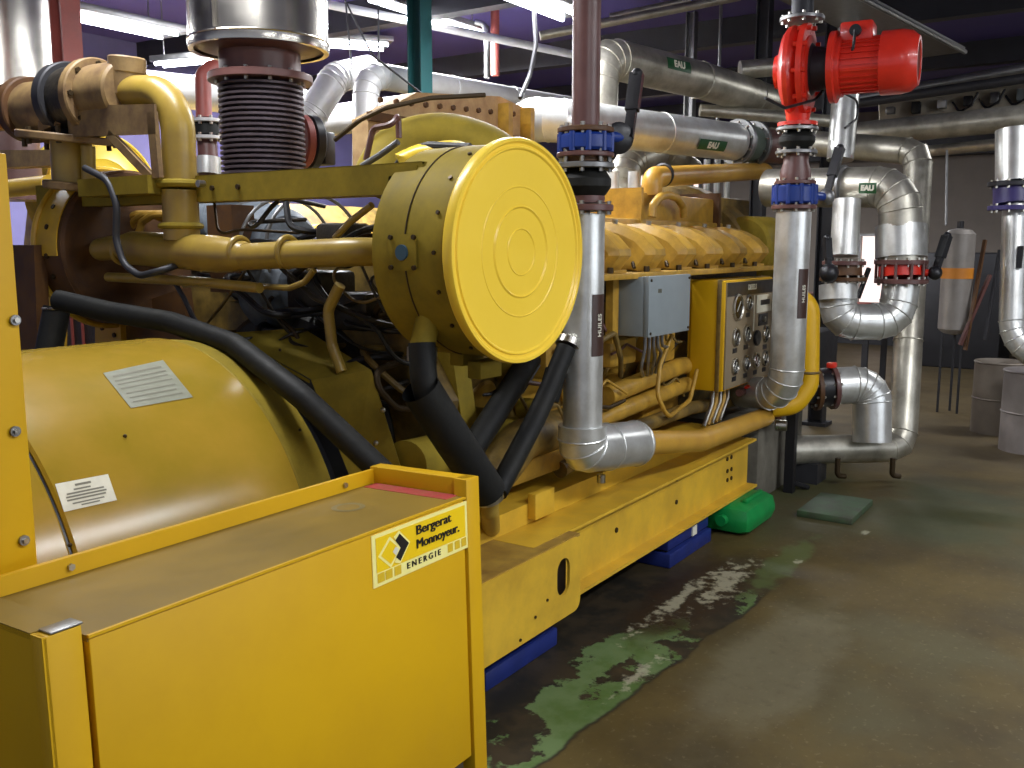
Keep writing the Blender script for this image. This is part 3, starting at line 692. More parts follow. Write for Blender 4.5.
# square blanking plate with blue plug on the drum side
def drum_pt(ang, y, r): return Vector((2.678+r*math.cos(ang), y, 1.585+r*math.sin(ang)))
ang = PI-.0; rr_ = .359
rows = [[drum_pt(ang+da, y, rr_+.006) for y in (1.90, 2.02)] for da in [(-.16+.04*i) for i in range(9)]]
MB().grid(rows).build('inspection_plate', Y_CAN, can)
MB().cyl(drum_pt(ang, 1.96, .362), drum_pt(ang, 1.96, .372), .025, n=24).build('blue_plug', mat('plug_blue', (52, 84, 104), .4, amt=.2), can)
for da in (-.13, .13):
    for y in (1.91, 2.01): MB().cyl(drum_pt(ang+da, y, .362), drum_pt(ang+da, y, .374), .008, n=8).build('bolt', DBOLT, can)
# lower outlet spigot on the drum
so = P(425, 345, Y=1.95)
MB().cyl(so+Vector((.035, 0, .10)), so, .042, n=28).build('outlet_spigot', Y_CAN, can)
MB().cyl(so+Vector((0, 0, .0)), so+Vector((-.002, 0, -.045)), .050, n=28).build('hose_clamp', BOLT, can)
MB().torus((2.678, 1.955, 1.585), (0, 1, 0), .360, .003, 72, 6).build('weld_seam', DBOLT, can)
can.rotation_euler = (0, 0, math.radians(-2.5)); can.location.z -= .008
for z_, y_ in ((1.30, 1.98), (1.26, 1.9)):
    MB().box((2.60, y_-.03, z_-.11), (2.72, y_+.03, z_-.05), .004).build('lug', Y_CAN, can)
far = canister('air_canister', 'round canister with rusty inner face at the far side of the engine', 2.70, 3.95, 4.14, 1.585, .375, Y_COV, RUST, 0)
MB().lathe((2.70, 3.95, 1.585), (0, 1, 0), [(-.012, 0), (-.012, .05), (-.012, .2), (-.006, .21), (-.006, .30), (-.012, .31), (-.012, .345), (0, .355)], 64).build('inner_face', RUST, far)
MB().lathe((2.70, 3.97, 1.585), (0, 1, 0), [(0, .36), (.0, .366), (.16, .366), (.16, .36)], 40, ref=(0, 0, 1), a0=math.radians(-95), a1=math.radians(-30)).build('yellow_band', Y_RAIL, far)
MB().torus((2.70, 4.14, 1.585), (0, 1, 0), .37, .014, 64, 8).build('rim', Y_RAIL, far)
for a in (150, 165, 185, 200):
    ar = math.radians(a); p = Vector((2.70+.36*math.cos(ar), 4.05, 1.585+.36*math.sin(ar)))
    MB().cyl(p, p+Vector((math.cos(ar), 0, math.sin(ar)))*.012, .012, n=8).build('bolt', DBOLT, far)
c2 = canister('air_canister', 'bright yellow round cover of the second generator seen behind the bracket', 4.21, 6.5, 6.8, 1.97, .45, Y_COV, Y_CAN)

# cross beam between the canisters
t = thing('cross_beam', 'yellow steel channel beam spanning between the two round canisters', 'beam', (2.5, 3.2, 1.7))
m_ = MB(); m_.box((2.45, 2.0, 1.775), (2.462, 4.3, 1.872)); m_.box((2.45, 2.0, 1.864), (2.56, 4.3, 1.872)); m_.box((2.45, 2.0, 1.770), (2.56, 4.3, 1.778)); m_.build('channel', Y_CAN, t)
MB().box((2.44, 2.02, 1.79), (2.45, 2.16, 1.86)).build('splice_plate', Y_CAN, t)
for y in (2.05, 2.13, 2.9, 3.05, 3.6, 3.75, 3.9): MB().cyl((2.44, y, 1.82), (2.452, y, 1.82), .010, n=8).build('bolt', DBOLT, t)

# ================================================================== COOLANT PIPEWORK (left)
def V(px, py, X=2.42): return P(px, py, X=X)
t = thing('coolant_pipe', 'dull yellow coolant pipe running between the canisters with an upright elbow', 'pipe', (2.42, 3.1, 1.5))
a, b = V(97, 250), V(370, 252)
MB().tube([a+Vector((.12, .03, .02)), a, V(125, 247)], .048, .06, n=20).build('end_elbow', Y_PIPE, t)
_L = (V(243, 256)-V(118, 247)).length
MB().lathe(V(118, 247), V(243, 256)-V(118, 247), [(0, .045), (_L*.14, .070), (_L*.8, .072), (_L*.9, .066), (_L, .056), (_L+.02, .05), (_L+.02, 0)], 32).build('header', Y_PIPE, t)
MB().tube([V(238, 257), V(350, 252), V(372, 252)+Vector((.15, -.02, 0))], .05, .10, n=24).build('run_pipe', Y_PIPE, t)
for q in (122, 240, 288): MB().torus(V(q, 252), (0, 1, 0), .053 if q != 122 else .046, .011).build('coupling_ring', Y_PIPE, t)
MB().cyl(V(182, 240), V(180, 190), .07, n=28).build('riser', Y_PIPE, t)
MB().torus(V(181, 226), (0, 0, 1), .076, .013).build('coupling_ring', Y_CAN, t)
MB().torus(V(180, 184), (0, 0, 1), .076, .016).build('clamp_ring', Y_CAN, t)
MB().tube([V(180, 184), V(177, 92), V(125, 92)], .065, .17, 10, n=28).build('upper_elbow', Y_PIPE, t)
for q in ((158, 184), (204, 184)): MB().cyl(V(*q), V(*q)+Vector((-.03, 0, 0)), .014, n=8).build('clamp_bolt', BOLT, t)
# thermostat valve
t = thing('thermostat_housing', 'dusty ochre flanged thermostat casting above the far canister', 'valve', (2.42, 3.7, 1.9))
MB().cyl(V(130, 92), V(96, 96), .125, n=32, bev=.01).build('valve_body', MAUVE, t)
MB().cyl(V(127, 74), V(127, 57), .075, n=14, bev=.006).build('cap', MAUVE, t)
MB().cyl(V(126, 95), V(126, 70), .075, n=20).build('neck', MAUVE, t)
MB().cyl(V(100, 97), V(93, 98), .16, n=36, bev=.006).build('flange', MAUVE, t)
MB().cyl(V(91, 98), V(72, 100), .135, n=32).build('throat', DARK, t)
MB().cyl(V(74, 100), V(66, 101), .16, n=36, bev=.006).build('flange', DGREY, t)
MB().cyl(V(66, 108), V(32, 110), .12, n=32).build('outlet_body', MAUVE, t)
MB().cyl(V(34, 110), V(26, 110), .145, n=36, bev=.006).build('flange', RUST, t)
MB().cyl(V(28, 112), V(-5, 116), .07, n=24).build('stub_pipe', ORNG, t)
MB().cyl(V(70, 142), V(70, 134), .215, n=40, bev=.006).build('horizontal_flange', MAUVE, t)
MB().cyl(V(68, 134), V(60, 104), .12, .09, n=28).build('riser_neck', MAUVE, t)
MB().cyl(V(71, 142), V(73, 184), .085, n=28).build('lower_pipe', Y_PIPE, t)
MB().cyl(V(88, 146), V(89, 186), .03, n=16).build('bypass_pipe', Y_PIPE, t)
MB().cyl(V(75, 182), V(75, 190), .13, n=32, bev=.006).build('base_flange', MAUVE, t)
for k in range(8):
    a = k*PI/4; c = V(70, 138); MB().cyl(c+Vector((.185*math.cos(a), .185*math.sin(a), -.04)), c+Vector((.185*math.cos(a), .185*math.sin(a), .03)), .012, n=6).build('bolt', DBOLT, t)
for k in range(8):
    a = k*PI/4; c = V(93, 98); MB().cyl(c+Vector((.135*math.cos(a), -.02, .135*math.sin(a))), c+Vector((.135*math.cos(a), -.06, .135*math.sin(a))), .012, n=6).build('bolt', DBOLT, t)
t = thing('support_bracket', 'dull yellow steel bracket frame carrying the thermostat casting', 'bracket', (2.4, 3.5, 1.87))
MB().prism([V(66, 106, 2.32), V(154, 104, 2.32), V(156, 134, 2.32), V(69, 137, 2.32)], (.01, 0, 0)).build('top_plate', MAUVE, t)
MB().bar(V(152, 112, 2.33), V(158, 178, 2.33), .045, .02, up=(1, 0, 0)).build('upright', MAUVE, t)
MB().bar(V(110, 134, 2.33), V(152, 178, 2.33), .035, .02, up=(1, 0, 0)).build('brace', MAUVE, t)
MB().box((2.30, V(170, 190, 2.4).y, 1.80), (2.44, V(100, 190, 2.4).y, 1.87)).build('foot_plate', Y_CAN, t)
# flexible conduit loop
cd = [V(85, 168, 2.3), V(108, 180, 2.3), V(117, 205, 2.3), V(116, 240, 2.3), V(124, 265, 2.3), V(140, 276, 2.3), V(160, 271, 2.3), V(180, 264, 2.4)]
tag(MB().tube(cd, .014, .1, 6, n=12).build('conduit', DGREY), 'dark grey flexible conduit looping down beside the thermostat casting', 'conduit')
tag(MB().tube([V(108, 277), V(150, 279), V(200, 282), V(260, 288)], .02, .1, n=14).build('drain_pipe', Y_PIPE), 'slim ochre pipe running below the coolant pipe', 'pipe')
tag(MB().tube([V(175, 283), V(185, 300), V(195, 322), V(215, 334)], .010, .1, n=10).build('cable', DGREY), 'thin grey cable hanging under the coolant pipe', 'cable')
# tan hose coils behind the riser
for k in range(3):
    MB_ = MB().tube([V(120+k*9, 236, 2.7), V(124+k*9, 222, 2.7), V(136+k*9, 214, 2.7), V(152+k*9, 214, 2.75), V(170+k*4, 222, 2.8)], .018, .05, n=10)
    tag(MB_.build('tan_hose', Y_ENG), 'tan hose curving behind the upright coolant riser', 'hose', 'tan hoses behind the riser')
# lower dark framing at left, behind the post
t = thing('radiator_frame', 'grimy yellow and brown steel framing behind the left post', 'frame', (1.9, 3.9, .9))
m_ = MB(); m_.prism([V(8, 245, 2.3), V(34, 245, 2.3), V(38, 362, 2.3), V(14, 362, 2.3)], (.06, 0, 0)); m_.build('upright', RUST, t)
m_ = MB(); m_.prism([V(34, 272, 2.75), V(60, 300, 2.75), V(60, 360, 2.75), V(36, 306, 2.75)], (.04, 0, 0)); m_.build('gusset', Y_RAIL, t)
m_ = MB(); m_.prism([V(95, 320, 2.72), V(120, 324, 2.72), V(122, 352, 2.72), V(95, 352, 2.72)], (.03, 0, 0)); m_.build('bracket_plate', Y_RAIL, t)
bolts(t, [V(103, 328, 2.72), V(115, 335, 2.72), V(104, 349, 2.72)], (-1, 0, 0), .012, .01, DBOLT)
m_ = MB(); m_.prism([V(120, 310, 2.78), V(182, 288, 2.78), V(190, 345, 2.78), V(120, 350, 2.78)], (.05, 0, 0)); m_.build('side_sheet', RUST, t)
m_ = MB(); m_.prism([V(0, 150, 2.9), V(60, 150, 2.9), V(60, 165, 2.9), V(0, 168, 2.9)], (.1, 0, 0)); m_.build('cross_rail', MAUVE, t)
m_ = MB(); m_.tube([V(-5, 190, 2.9), V(50, 184, 2.9)], .05, n=16); m_.build('cross_tube', Y_RAIL, t)
m_ = MB(); m_.prism([V(36, 306, 3.2), V(130, 306, 3.2), V(130, 340, 3.2), V(36, 350, 3.2)], (.1, 0, 0)); m_.build('back_sheet', DARK, t)
m_ = MB(); m_.box((1.01, 1.97, 1.72), (1.085, 2.03, 1.80), .003)

# ================================================================== BLACK HOSES
def hose(pts, r, lab, fil=.25, radii=None, name='rubber_hose'):
    t = thing(name, lab, 'hose', pts[0])
    MB().tube(pts, r, fil, 10, n=24, radii=radii).build('hose_body', RUB, t)
    return t
h = hose([P(58, 300, Y=3.7), P(110, 312, Y=3.45), P(170, 322, Y=3.15), P(235, 345, Y=2.75), P(300, 395, Y=2.35), P(385, 475, Y=2.0)], .042, 'long black rubber hose sagging across above the alternator barrel')
h = hose([P(57, 308, Y=3.9), P(48, 355, Y=3.9)], .055, 'short black hose dropping from the far canister', 0)
MB().torus(P(57, 308, Y=3.9), (0, 0, 1), .055, .006).build('clip', BOLT, h)
h = hose([P(422, 343, Y=1.95), P(424, 392, Y=1.93), P(455, 440, Y=1.90), P(486, 482, Y=1.88)], .045, 'black hose from canister outlet down in front, sleeved with foam', .2)
MB().tube([P(420, 388, Y=1.93), P(452, 438, Y=1.90), P(488, 492, Y=1.88)], .066, .25, 10, n=28, caps=False).build('foam_sleeve', RUB, h)
MB().tube([P(488, 488, Y=1.88), P(489, 510, Y=1.90), P(491, 528, Y=2.05)], .036, .05, n=20).build('end_elbow', Y_PIPE, h)
MB().cyl(P(488, 495, Y=1.88), P(489, 499, Y=1.88), .055, n=24).build('clamp', BOLT, h)
h = hose([P(530, 358, Y=2.15), P(505, 398, Y=2.12), P(470, 452, Y=2.08)], .05, 'middle black hose slanting down behind the foam sleeved one', .3)
h = hose([P(566, 348, Y=1.92), P(551, 385, Y=1.93), P(535, 420, Y=1.93), P(497, 492, Y=1.90)], .04, 'right black hose slanting from below the cover edge to the base', .3)
MB().cyl(P(567, 346, Y=1.92), P(569, 340, Y=1.92), .05, n=20).build('clamp', BOLT, h)
MB().tube([P(556, 370, Y=1.97), P(548, 400, Y=1.98)], .045, n=16).build('sleeve', RUB, h)
MB().tube([P(569, 342, Y=1.92), P(572, 332, Y=1.95), P(560, 322, Y=2.0)], .03, .03, n=14).build('union', BOLT, h)

# ================================================================== JUNCTION BOX, INSTRUMENT PANEL
t = thing('junction_box', 'plain light grey junction box mounted below the valve covers', 'box', (4.4, 2.1, 1.15))
MB().box((4.17, 2.03, 1.155), (4.665, 2.17, 1.447), .004).build('housing', GREYB, t)
MB().box((4.17, 2.0, 1.152), (4.667, 2.03, 1.45), .004).build('lid', GREYB, t)
text('IIIIII', .03, (4.29, 1.9985, 1.375), (1, 0, 0), (0, 0, 1), INKG, t)
for x in (4.19, 4.645):
    for z in (1.17, 1.43): MB().cyl((x, 2.0, z), (x, 1.995, z), .007, n=8).build('screw', DBOLT, t)
MB().box((4.10, 2.16, 1.12), (4.16, 2.2, 1.46)).build('mounting_strip', Y_ENG, t)
for i, x in enumerate((4.30, 4.35, 4.40, 4.45, 4.50)):
    q = [(x, 2.08, 1.158), (x, 2.08, 1.08), (x+.03*(i-2)+.06, 2.1, .98+.02*i), (x+.15, 2.16, .92)]
    tag(MB().tube(q, .009, .04, n=8).build('flexible_cable', GALV), 'pale flexible cable leaving the underside of the grey junction box', 'cable', 'cables under the junction box')
q = [P(672, 335, Y=2.1), P(660, 365, Y=2.1), P(657, 395, Y=2.08), P(668, 418, Y=2.05), P(690, 400, Y=2.08), P(697, 370, Y=2.1)]
tag(MB().tube(q, .012, .08, n=10).build('harness_conduit', Y_ENG), 'yellow painted wiring conduit hanging in a loop left of instrument panel', 'conduit')

px0, px1, pz0, pz1 = 5.075, 5.885, .768, 1.402
t = thing('instrument_panel', 'yellow engine instrument panel with taupe face full of round gauges', 'control panel', (5.5, 2.05, pz0))
MB().box((px0, 1.965, pz0), (px1, 2.17, pz1), .01).build('enclosure', Y_CAB, t)
m_ = MB(); m_.box((px0-.006, 1.985, pz0-.006), (px1+.006, 2.01, pz1+.006), .003); m_.build('door_gasket', Y_DRK, t)
m_ = MB(); m_.box((px0+.03, 2.17, pz0-.02), (px1-.02, 2.20, pz1+.0), .01); m_.build('rear_bracket', Y_CAB, t)
fp = MB().box((px0+.012, 1.955, pz0+.012), (px1-.012, 1.966, pz1-.012), .002).build('face_plate', PANEL, t)
PW = px1-px0; PH = pz1-pz0
def pp(u, v, d=0.): return Vector((px0+u*PW, 1.955-d, pz1-v*PH))
MB().box(pp(.015, .145, .002), pp(.985, .02, 0)).build('name_strip', BLK, fp)
text('DIESELS', .042, pp(.50, .078, .003), (1, 0, 0), (0, 0, 1), WHITE, fp, off=.002)
def gauge(u, v, r, label=True):
    r *= 1.15
    c = pp(u, v)
    o = MB().lathe(c, (0, -1, 0), [(0, r), (.012, r), (.016, r*.9), (.010, r*.84), (.010, r*.82)], 28).build('gauge', BOLT, t)
    MB().cyl(c, c+Vector((0, -.009, 0)), r*.84, n=28).build('dial', GLASS, o)
    MB().bar(c+Vector((-r*.3, -.0105, -r*.3)), c+Vector((r*.4, -.0105, r*.45)), .004, .002, up=(0, 1, 0)).build('needle', WHITE, o)
    if label: MB().box(c+Vector((-r*.65, -.002, -r*1.75)), c+Vector((r*.65, 0, -r*1.2))).build('gauge_label', BLK, o)
gauge(.21, .25, .068, False); gauge(.43, .22, .042)
gauge(.19, .52, .046); gauge(.41, .51, .046); gauge(.83, .55, .048)
for u in (.19, .42, .63, .83): gauge(u, .79, .043)
MB().cyl(pp(.62, .57), pp(.62, .57, .02), .048, n=28, bev=.005).build('selector_knob', BLK, t)
MB().box(pp(.61, .33, .006), pp(.93, .16, 0), .002).build('display_bezel', WHITE, t)
MB().box(pp(.68, .26, .008), pp(.88, .21, .0)).build('display', BLK, t)
MB().box(pp(.55, .50, .003), pp(.57, .155, 0)).build('divider', WHITE, t)
MB().box(pp(.66, .46, .006), pp(.86, .345, 0), .002).build('switch_plate', BLK, t)
MB().cyl(pp(.76, .40, .006), pp(.76, .40, .02), .018, n=16).build('rotary_switch', BOLT, t)
# cable glands under the panel
for i in range(5):
    x = 5.15+i*.06; q = [(x, 2.05, pz0), (x-.03, 2.04, pz0-.08), (x-.12, 2.05, pz0-.2)]
    tag(MB().tube(q, .013, .03, n=10).build('capillary_line', Y_ENG if i % 2 else BOLT), 'braided line leaving the underside of the gauge panel', 'line', 'lines under the gauge panel')
# red drain valve by the elbow
t = thing('drain_valve', 'small red handled brass valve beside the lower elbow under the gauge panel', 'valve', P(742, 395, Y=1.95))
p = P(742, 392, Y=1.98)
MB().cyl(p+Vector((-.05, 0, 0)), p+Vector((.05, 0, 0)), .022, n=16).build('body', BRWN, t)
MB().bar(p+Vector((-.02, -.03, .03)), p+Vector((.10, -.03, .05)), .02, .008).build('handle', RED, t)

# ================================================================== CLAD RISERS
def band(p, ax, r, parent, m=ALU): return MB().torus(p, ax, r+.0015, .004, 36, 6).build('cladding_seam', m, parent)
def clad(name, lab, pts, r, fil, seg=4, m=None, group=None, cat='pipe'):
    pts = [Vector(p) for p in pts]
    t = thing(name, lab, cat, (pts[0].x, pts[0].y, min(p.z for p in pts)), group)
    MB().tube(pts, r, fil, seg, n=36).build('cladding', m or ALU, t, angle=13)
    path = fillet(pts, fil, seg)
    for i in range(1, len(path)-1):
        d = ((path[i+1]-path[i]).normalized()+(path[i]-path[i-1]).normalized())
        band(path[i], d, r, t, m or ALU)
    for a, b in zip(path, path[1:]):
        L = (b-a).length
        if L > 1.2:
            k = int(L/.9)
            for j in range(1, k+1): band(a.lerp(b, j/(k+1)), b-a, r, t, m or ALU)
    return t
def flange(parent, c, r, th=.022, m=None, nb=8, br=.010, name='flange', ax=(0, 0, 1)):
    ax = Vector(ax).normalized()
    o = MB().cyl(c-ax*th/2, c+ax*th/2, r, n=40, bev=.003).build(name, m or BRWN, parent)
    u = ax.orthogonal().normalized(); w = ax.cross(u)
    for k in range(nb):
        a = 2*PI*(k+.5)/nb; p = c+(u*math.cos(a)+w*math.sin(a))*r*.84
        MB().cyl(p-ax*(th/2+.014), p+ax*(th/2+.014), br, n=6).build('bolt', BOLT, o)
    return o
def lever(parent, base, tip, m=None, w=.035):
    base, tip = Vector(base), Vector(tip); d = (tip-base)
    u = d.normalized(); s = u.cross(Vector((1, 0, 0))).normalized() if abs(u.x) < .9 else Vector((0, 1, 0))
    mb = MB(); mb.bar(base, base+d*.45, w*.8, w*.5); mb.bar(base+d*.42, tip, w*1.1, w*.7); mb.sphere(tip, w*.5, n=6)
    return mb.build('lever', m or BLK, parent)

# ---- riser A (nearest)
AX = P(584, 300, Y=1.90); ax_x = AX.x
rA = 16.5*3.95/F
xA = P(584, 216, Y=1.9).x; 
eb = P(598, 446, Y=1.9)
A = clad('clad_riser', 'shiny clad vertical pipe with brown HUILES marker beside the round cover', [(xA+.005, 1.90, 1.725), (xA+.005, 1.90, .84)], .082, 0, 4)
eA = [Vector((xA+.005, 1.90, .86)), Vector((xA+.005, 1.90, .755)), P(637, 443, Y=1.84)]
MB().tube(eA, .100, .115, 3, n=36).build('elbow', ALU, A, angle=13)
_p = fillet(eA, .115, 3)
for k in (1, 2, 3): MB().torus(_p[k], (_p[k+1]-_p[k-1]), .101, .004, 36, 6).build('cladding_seam', ALU, A)
for k in (.35, .95): MB().torus(_p[-2].lerp(_p[-1], k), _p[-1]-_p[-2], .101, .004, 36, 6).build('cladding_seam', ALU, A)
# the marker
def marker(parent, xc, yc, zc, r, m, txt, w=.07, h=.26, ang=-PI/2-.0, tilt=PI/2, size=.045):
    rows = []
    for i in range(7):
        a = ang-.5*w/r+w/r*i/6
        rows.append([(xc+(r+.0025)*math.cos(a), yc+(r+.0025)*math.sin(a), zc-h/2), (xc+(r+.0025)*math.cos(a), yc+(r+.0025)*math.sin(a), zc+h/2)])
    o = MB().grid(rows).build('pipe_marker', m, parent)
    n = Vector((math.cos(ang), math.sin(ang), 0)); c = Vector((xc, yc, zc))+n*(r+.004)
    text(txt, size, c, (0, 0, 1), Vector((0, 0, 1)).cross(Vector((1, 0, 0))*0+n).cross(Vector((0, 0, 1))) if False else n.cross(Vector((0, 0, 1))), WHITE, o, off=.0004)
    return o
marker(A, xA+.005, 1.90, 1.28, .082, BROWNL, 'HUILES', .075, .25, math.radians(-100), size=.030)
bp_ = P(612, 474, Y=1.9); MB().cyl(Vector((xA+.12, 1.87, .63)), Vector((xA+.12, 1.87, .595)), .018, n=12).build('drain_plug', BOLT, A)
# flange stack, blue valve, bellows and brown pipe above
V0 = Vector((xA+.005, 1.90, 0))
def at(z): return Vector((V0.x, V0.y, z))
t = thing('butterfly_valve', 'blue butterfly valve with black lever on the nearest riser', 'valve', at(1.73), 'blue butterfly valves')
zA = lambda py: P(583, py, Y=1.9).z
flange(t, at(zA(208)), .115, .025, BRWN)
MB().cyl(at(zA(203)), at(zA(196)), .08, n=28).build('neck', BRWN, t)
MB().lathe(at(zA(197)), (0, 0, 1), [(0, .07), (.01, .085), (.04, .105), (.07, .105), (.10, .085), (.11, .07)], 32).build('rubber_bellows', RUB, t)
flange(t, at(zA(166)), .118, .022, GALV)
MB().cyl(at(zA(162)), at(zA(156)), .085, n=28).build('neck', RUST, t)
flange(t, at(zA(155)), .115, .018, BRWN)
MB().cyl(at(zA(151)), at(zA(134)), .110, n=36, bev=.01).build('valve_body', BLUE, t)
for k in range(10):
    a = k*PI/5; c = at(0); MB().cyl(Vector((c.x+.104*math.cos(a), c.y+.104*math.sin(a), zA(152))), Vector((c.x+.104*math.cos(a), c.y+.104*math.sin(a), zA(133))), .012, n=8).build('tie_rod', BLUE, t)
flange(t, at(zA(130)), .112, .020, RUST)
lb = P(624, 138, Y=1.83)
MB().cyl(lb+Vector((-.16, .05, .0)), lb, .022, n=14).build('stem', BLUE, t)
MB().lathe(lb+Vector((-.012, .03, 0)), (P(624, 138, Y=1.7)-P(600, 138, Y=1.9)), [(0, 0), (0, .06), (.03, .065), (.04, .05), (.045, 0)], 28).build('lever_hub', BLK, t)
lever(t, lb+Vector((0, -.02, 0)), P(637, 74, Y=1.83), BLK, .05)
t = tag(MB().cyl(at(zA(128)), at(3.7), .0555, n=32).build('riser_pipe', BRWN), 'reddish brown bare pipe rising to the ceiling above the nearest blue valve', 'pipe')
# yellow horizontal continuation
t = thing('water_pipe', 'ochre yellow pipe leaving the nearest clad elbow along the base rail', 'pipe', P(690, 440, Y=1.93))
MB().tube([P(634, 443, Y=1.84), P(700, 441, Y=1.84), P(765, 417, Y=1.87), P(777, 405, Y=2.05)], .056, .25, 8, n=28).build('pipe_run', Y_PIPE2, t)

# ---- riser B
xB = P(790, 300, Y=1.7).x; yB = 1.70; zB = lambda py: P(791, py, Y=1.7).z
rB = .098
B = clad('clad_riser', 'shiny clad vertical pipe with blue valve, right of the gauge panel', [(xB, yB, zB(212)), (xB, yB, zB(392)), P(742, 392, Y=2.05)], rB, .17, 4)
marker(B, xB, yB, zB(293), rB, BROWNL, 'HUILES', .075, .28, math.radians(-116), size=.032)
def bt(z): return Vector((xB, yB, z))
t = thing('butterfly_valve', 'blue butterfly valve with black lever below the red pump', 'valve', bt(zB(205)), 'blue butterfly valves')
flange(t, bt(zB(207)), .125, .022, BRWN)
MB().cyl(bt(zB(203)), bt(zB(185)), .12, n=36, bev=.01).build('valve_body', BLUE, t)
for k in range(10):
    a = k*PI/5; MB().cyl(Vector((xB+.115*math.cos(a), yB+.115*math.sin(a), zB(204))), Vector((xB+.115*math.cos(a), yB+.115*math.sin(a), zB(184))), .012, n=8).build('tie_rod', BLUE, t)
flange(t, bt(zB(182)), .115, .02, BRWN)
lb = P(826, 197, Y=1.62)
MB().cyl(bt(zB(194)), lb, .025, n=14).build('stem', BLUE, t)
MB().sphere(lb, .05, n=8).build('lever_hub', GALV, t)
lever(t, lb, P(840, 148, Y=1.60), BLK, .05)
t = thing('reducer_spool', 'rusty tapered spool piece between blue valve and black rubber joint', 'pipe fitting', bt(zB(180)))
MB().lathe(bt(zB(180)), (0, 0, 1), [(0, 0), (0, .085), (.05, .085), (.10, .07), (zB(152)-zB(180), .068), (zB(152)-zB(180), 0)], 28).build('spool', BRWN, t)
flange(t, bt(zB(151)), .115, .02, GALV)
MB().lathe(bt(zB(149)), (0, 0, 1), [(0, .06), (.01, .075), (.045, .10), (.07, .10), (.1, .075), (.11, .06)], 28).build('rubber_joint', RUB, t)
flange(t, bt(zB(127)), .115, .02, GALV)
# ---- red pump
t = thing('circulation_pump', 'red inline circulation pump with finned motor mounted on the riser', 'pump', bt(zB(125)))
MB().lathe(bt(zB(124)), (0, 0, 1), [(0, .11), (.02, .11), (.025, .06), (zB(105)-zB(124), .075)], 32).build('suction_nozzle', RED, t)
pc_ = bt(zB(66)); 
ax = (Vector((.10, -1.0, .0))).normalized()
MB().lathe(pc_-ax*.13, ax, [(0, 0), (0, .09), (.035, .10), (.04, .16), (.055, .205), (.08, .235), (.105, .24), (.13, .225), (.15, .19), (.165, .185), (.19, .18), (.20, .13), (.20, 0)], 48).build('volute', RED, t)
MB().lathe(pc_+ax*.022, ax, [(0, .18), (0, .245), (.03, .245), (.03, .18)], 48).build('casing_flange', RED, t)
for k in range(10):
    a = k*PI/5; u = ax.orthogonal().normalized(); w = ax.cross(u); p = pc_+(u*math.cos(a)+w*math.sin(a))*.228
    MB().cyl(p+ax*.0, p+ax*.075, .013, n=8).build('bolt', RED, t)
MB().lathe(pc_+ax*.05, ax, [(0, .17), (.03, .12), (.10, .11), (.13, .15), (.13, .0)], 36).build('lantern', DGREY, t)
MB().lathe(pc_+ax*.17, ax, [(0, 0), (0, .19), (.03, .19), (.035, .165), (.06, .16), (.06, 0)], 36).build('motor_flange', RED, t)
mo = MB(); mo.cyl(pc_+ax*.20, pc_+ax*.46, .138, n=36)
u = ax.orthogonal().normalized(); w = ax.cross(u)
for k in range(28):
    a = 2*PI*k/28; r_ = u*math.cos(a)+w*math.sin(a); mo.obb(pc_+ax*.33+r_*.141, ax*.23, r_*.012, ax.cross(r_)*.007)
mo.build('motor', RED, t)
MB().lathe(pc_+ax*.43, ax, [(0, .145), (.0, .166), (.10, .166), (.15, .155), (.185, .125), (.185, .105), (.17, .10)], 40).build('fan_cowl', RED, t)
MB().lathe(pc_+ax*.602, ax, [(0, 0), (0, .104), (.006, .104), (.008, 0)], 32).build('fan_grille', mat('grille_red_brown', (120, 50, 40), .85, amt=.4, spec=.1), t)
tb = pc_+ax*.30+Vector((0, 0, .165)); s_ = ax.cross(Vector((0, 0, 1))).normalized()
MB().obb(tb, ax*.17, s_*.16, Vector((0, 0, .11)), .015).build('terminal_box', RED, t)
MB().cyl(tb+s_*.08, tb+s_*.11, .03, n=20).build('cable_gland', BLK, t)
cbp = [tb+s_*.11, tb+s_*.14+Vector((0, 0, -.12)), P(835, 75, Y=1.55), P(815, 100, Y=1.6), P(785, 108, Y=1.6), P(765, 98, Y=1.65)]
tag(MB().tube(cbp, .008, .06, n=8).build('power_cable', BLK), 'black cable drooping from the red pump motor across the volute', 'cable')
cbp = [P(838, 90, Y=1.8), P(857, 100, Y=1.8), P(858, 118, Y=1.8), P(845, 128, Y=1.8)]
tag(MB().tube(cbp, .008, .08, n=8).build('power_cable', BLK), 'black cable loop hanging below the red motor', 'cable')
t = thing('discharge_pipe', 'dark pipe with pale flange rising from the top of the red pump', 'pipe', bt(zB(18)))
flange(t, bt(zB(12)), .12, .022, GALV)
MB().cyl(bt(zB(10)), bt(3.7), .06, n=28).build('pipe', DGREY, t)

# ================================================================== PIPEWORK BEHIND THE ENGINE
def tube_thing(name, lab, pts, r, m, fil=.2, cat='pipe', group=None, seg=8):
    return tag(MB().tube([Vector(p) for p in pts], r, fil, seg, n=24).build(name, m), lab, cat, group)
def W(px, d): return px*d/(2*F)
# yellow crossover on top
t = thing('crossover_pipe', 'ochre yellow crossover pipe arching over the plenum boxes', 'pipe', P(650, 205, Y=2.6))
MB().tube([P(652, 195, Y=2.5), P(652, 177, Y=2.5), P(764, 171, Y=2.5), P(784, 200, Y=2.5)], .062, .14, 8, n=24).build('pipe_run', Y_PIPE2, t)
MB().torus(P(663, 175, Y=2.5), (1, 0, 0), .062, .012).build('hose_clip', BLK, t)
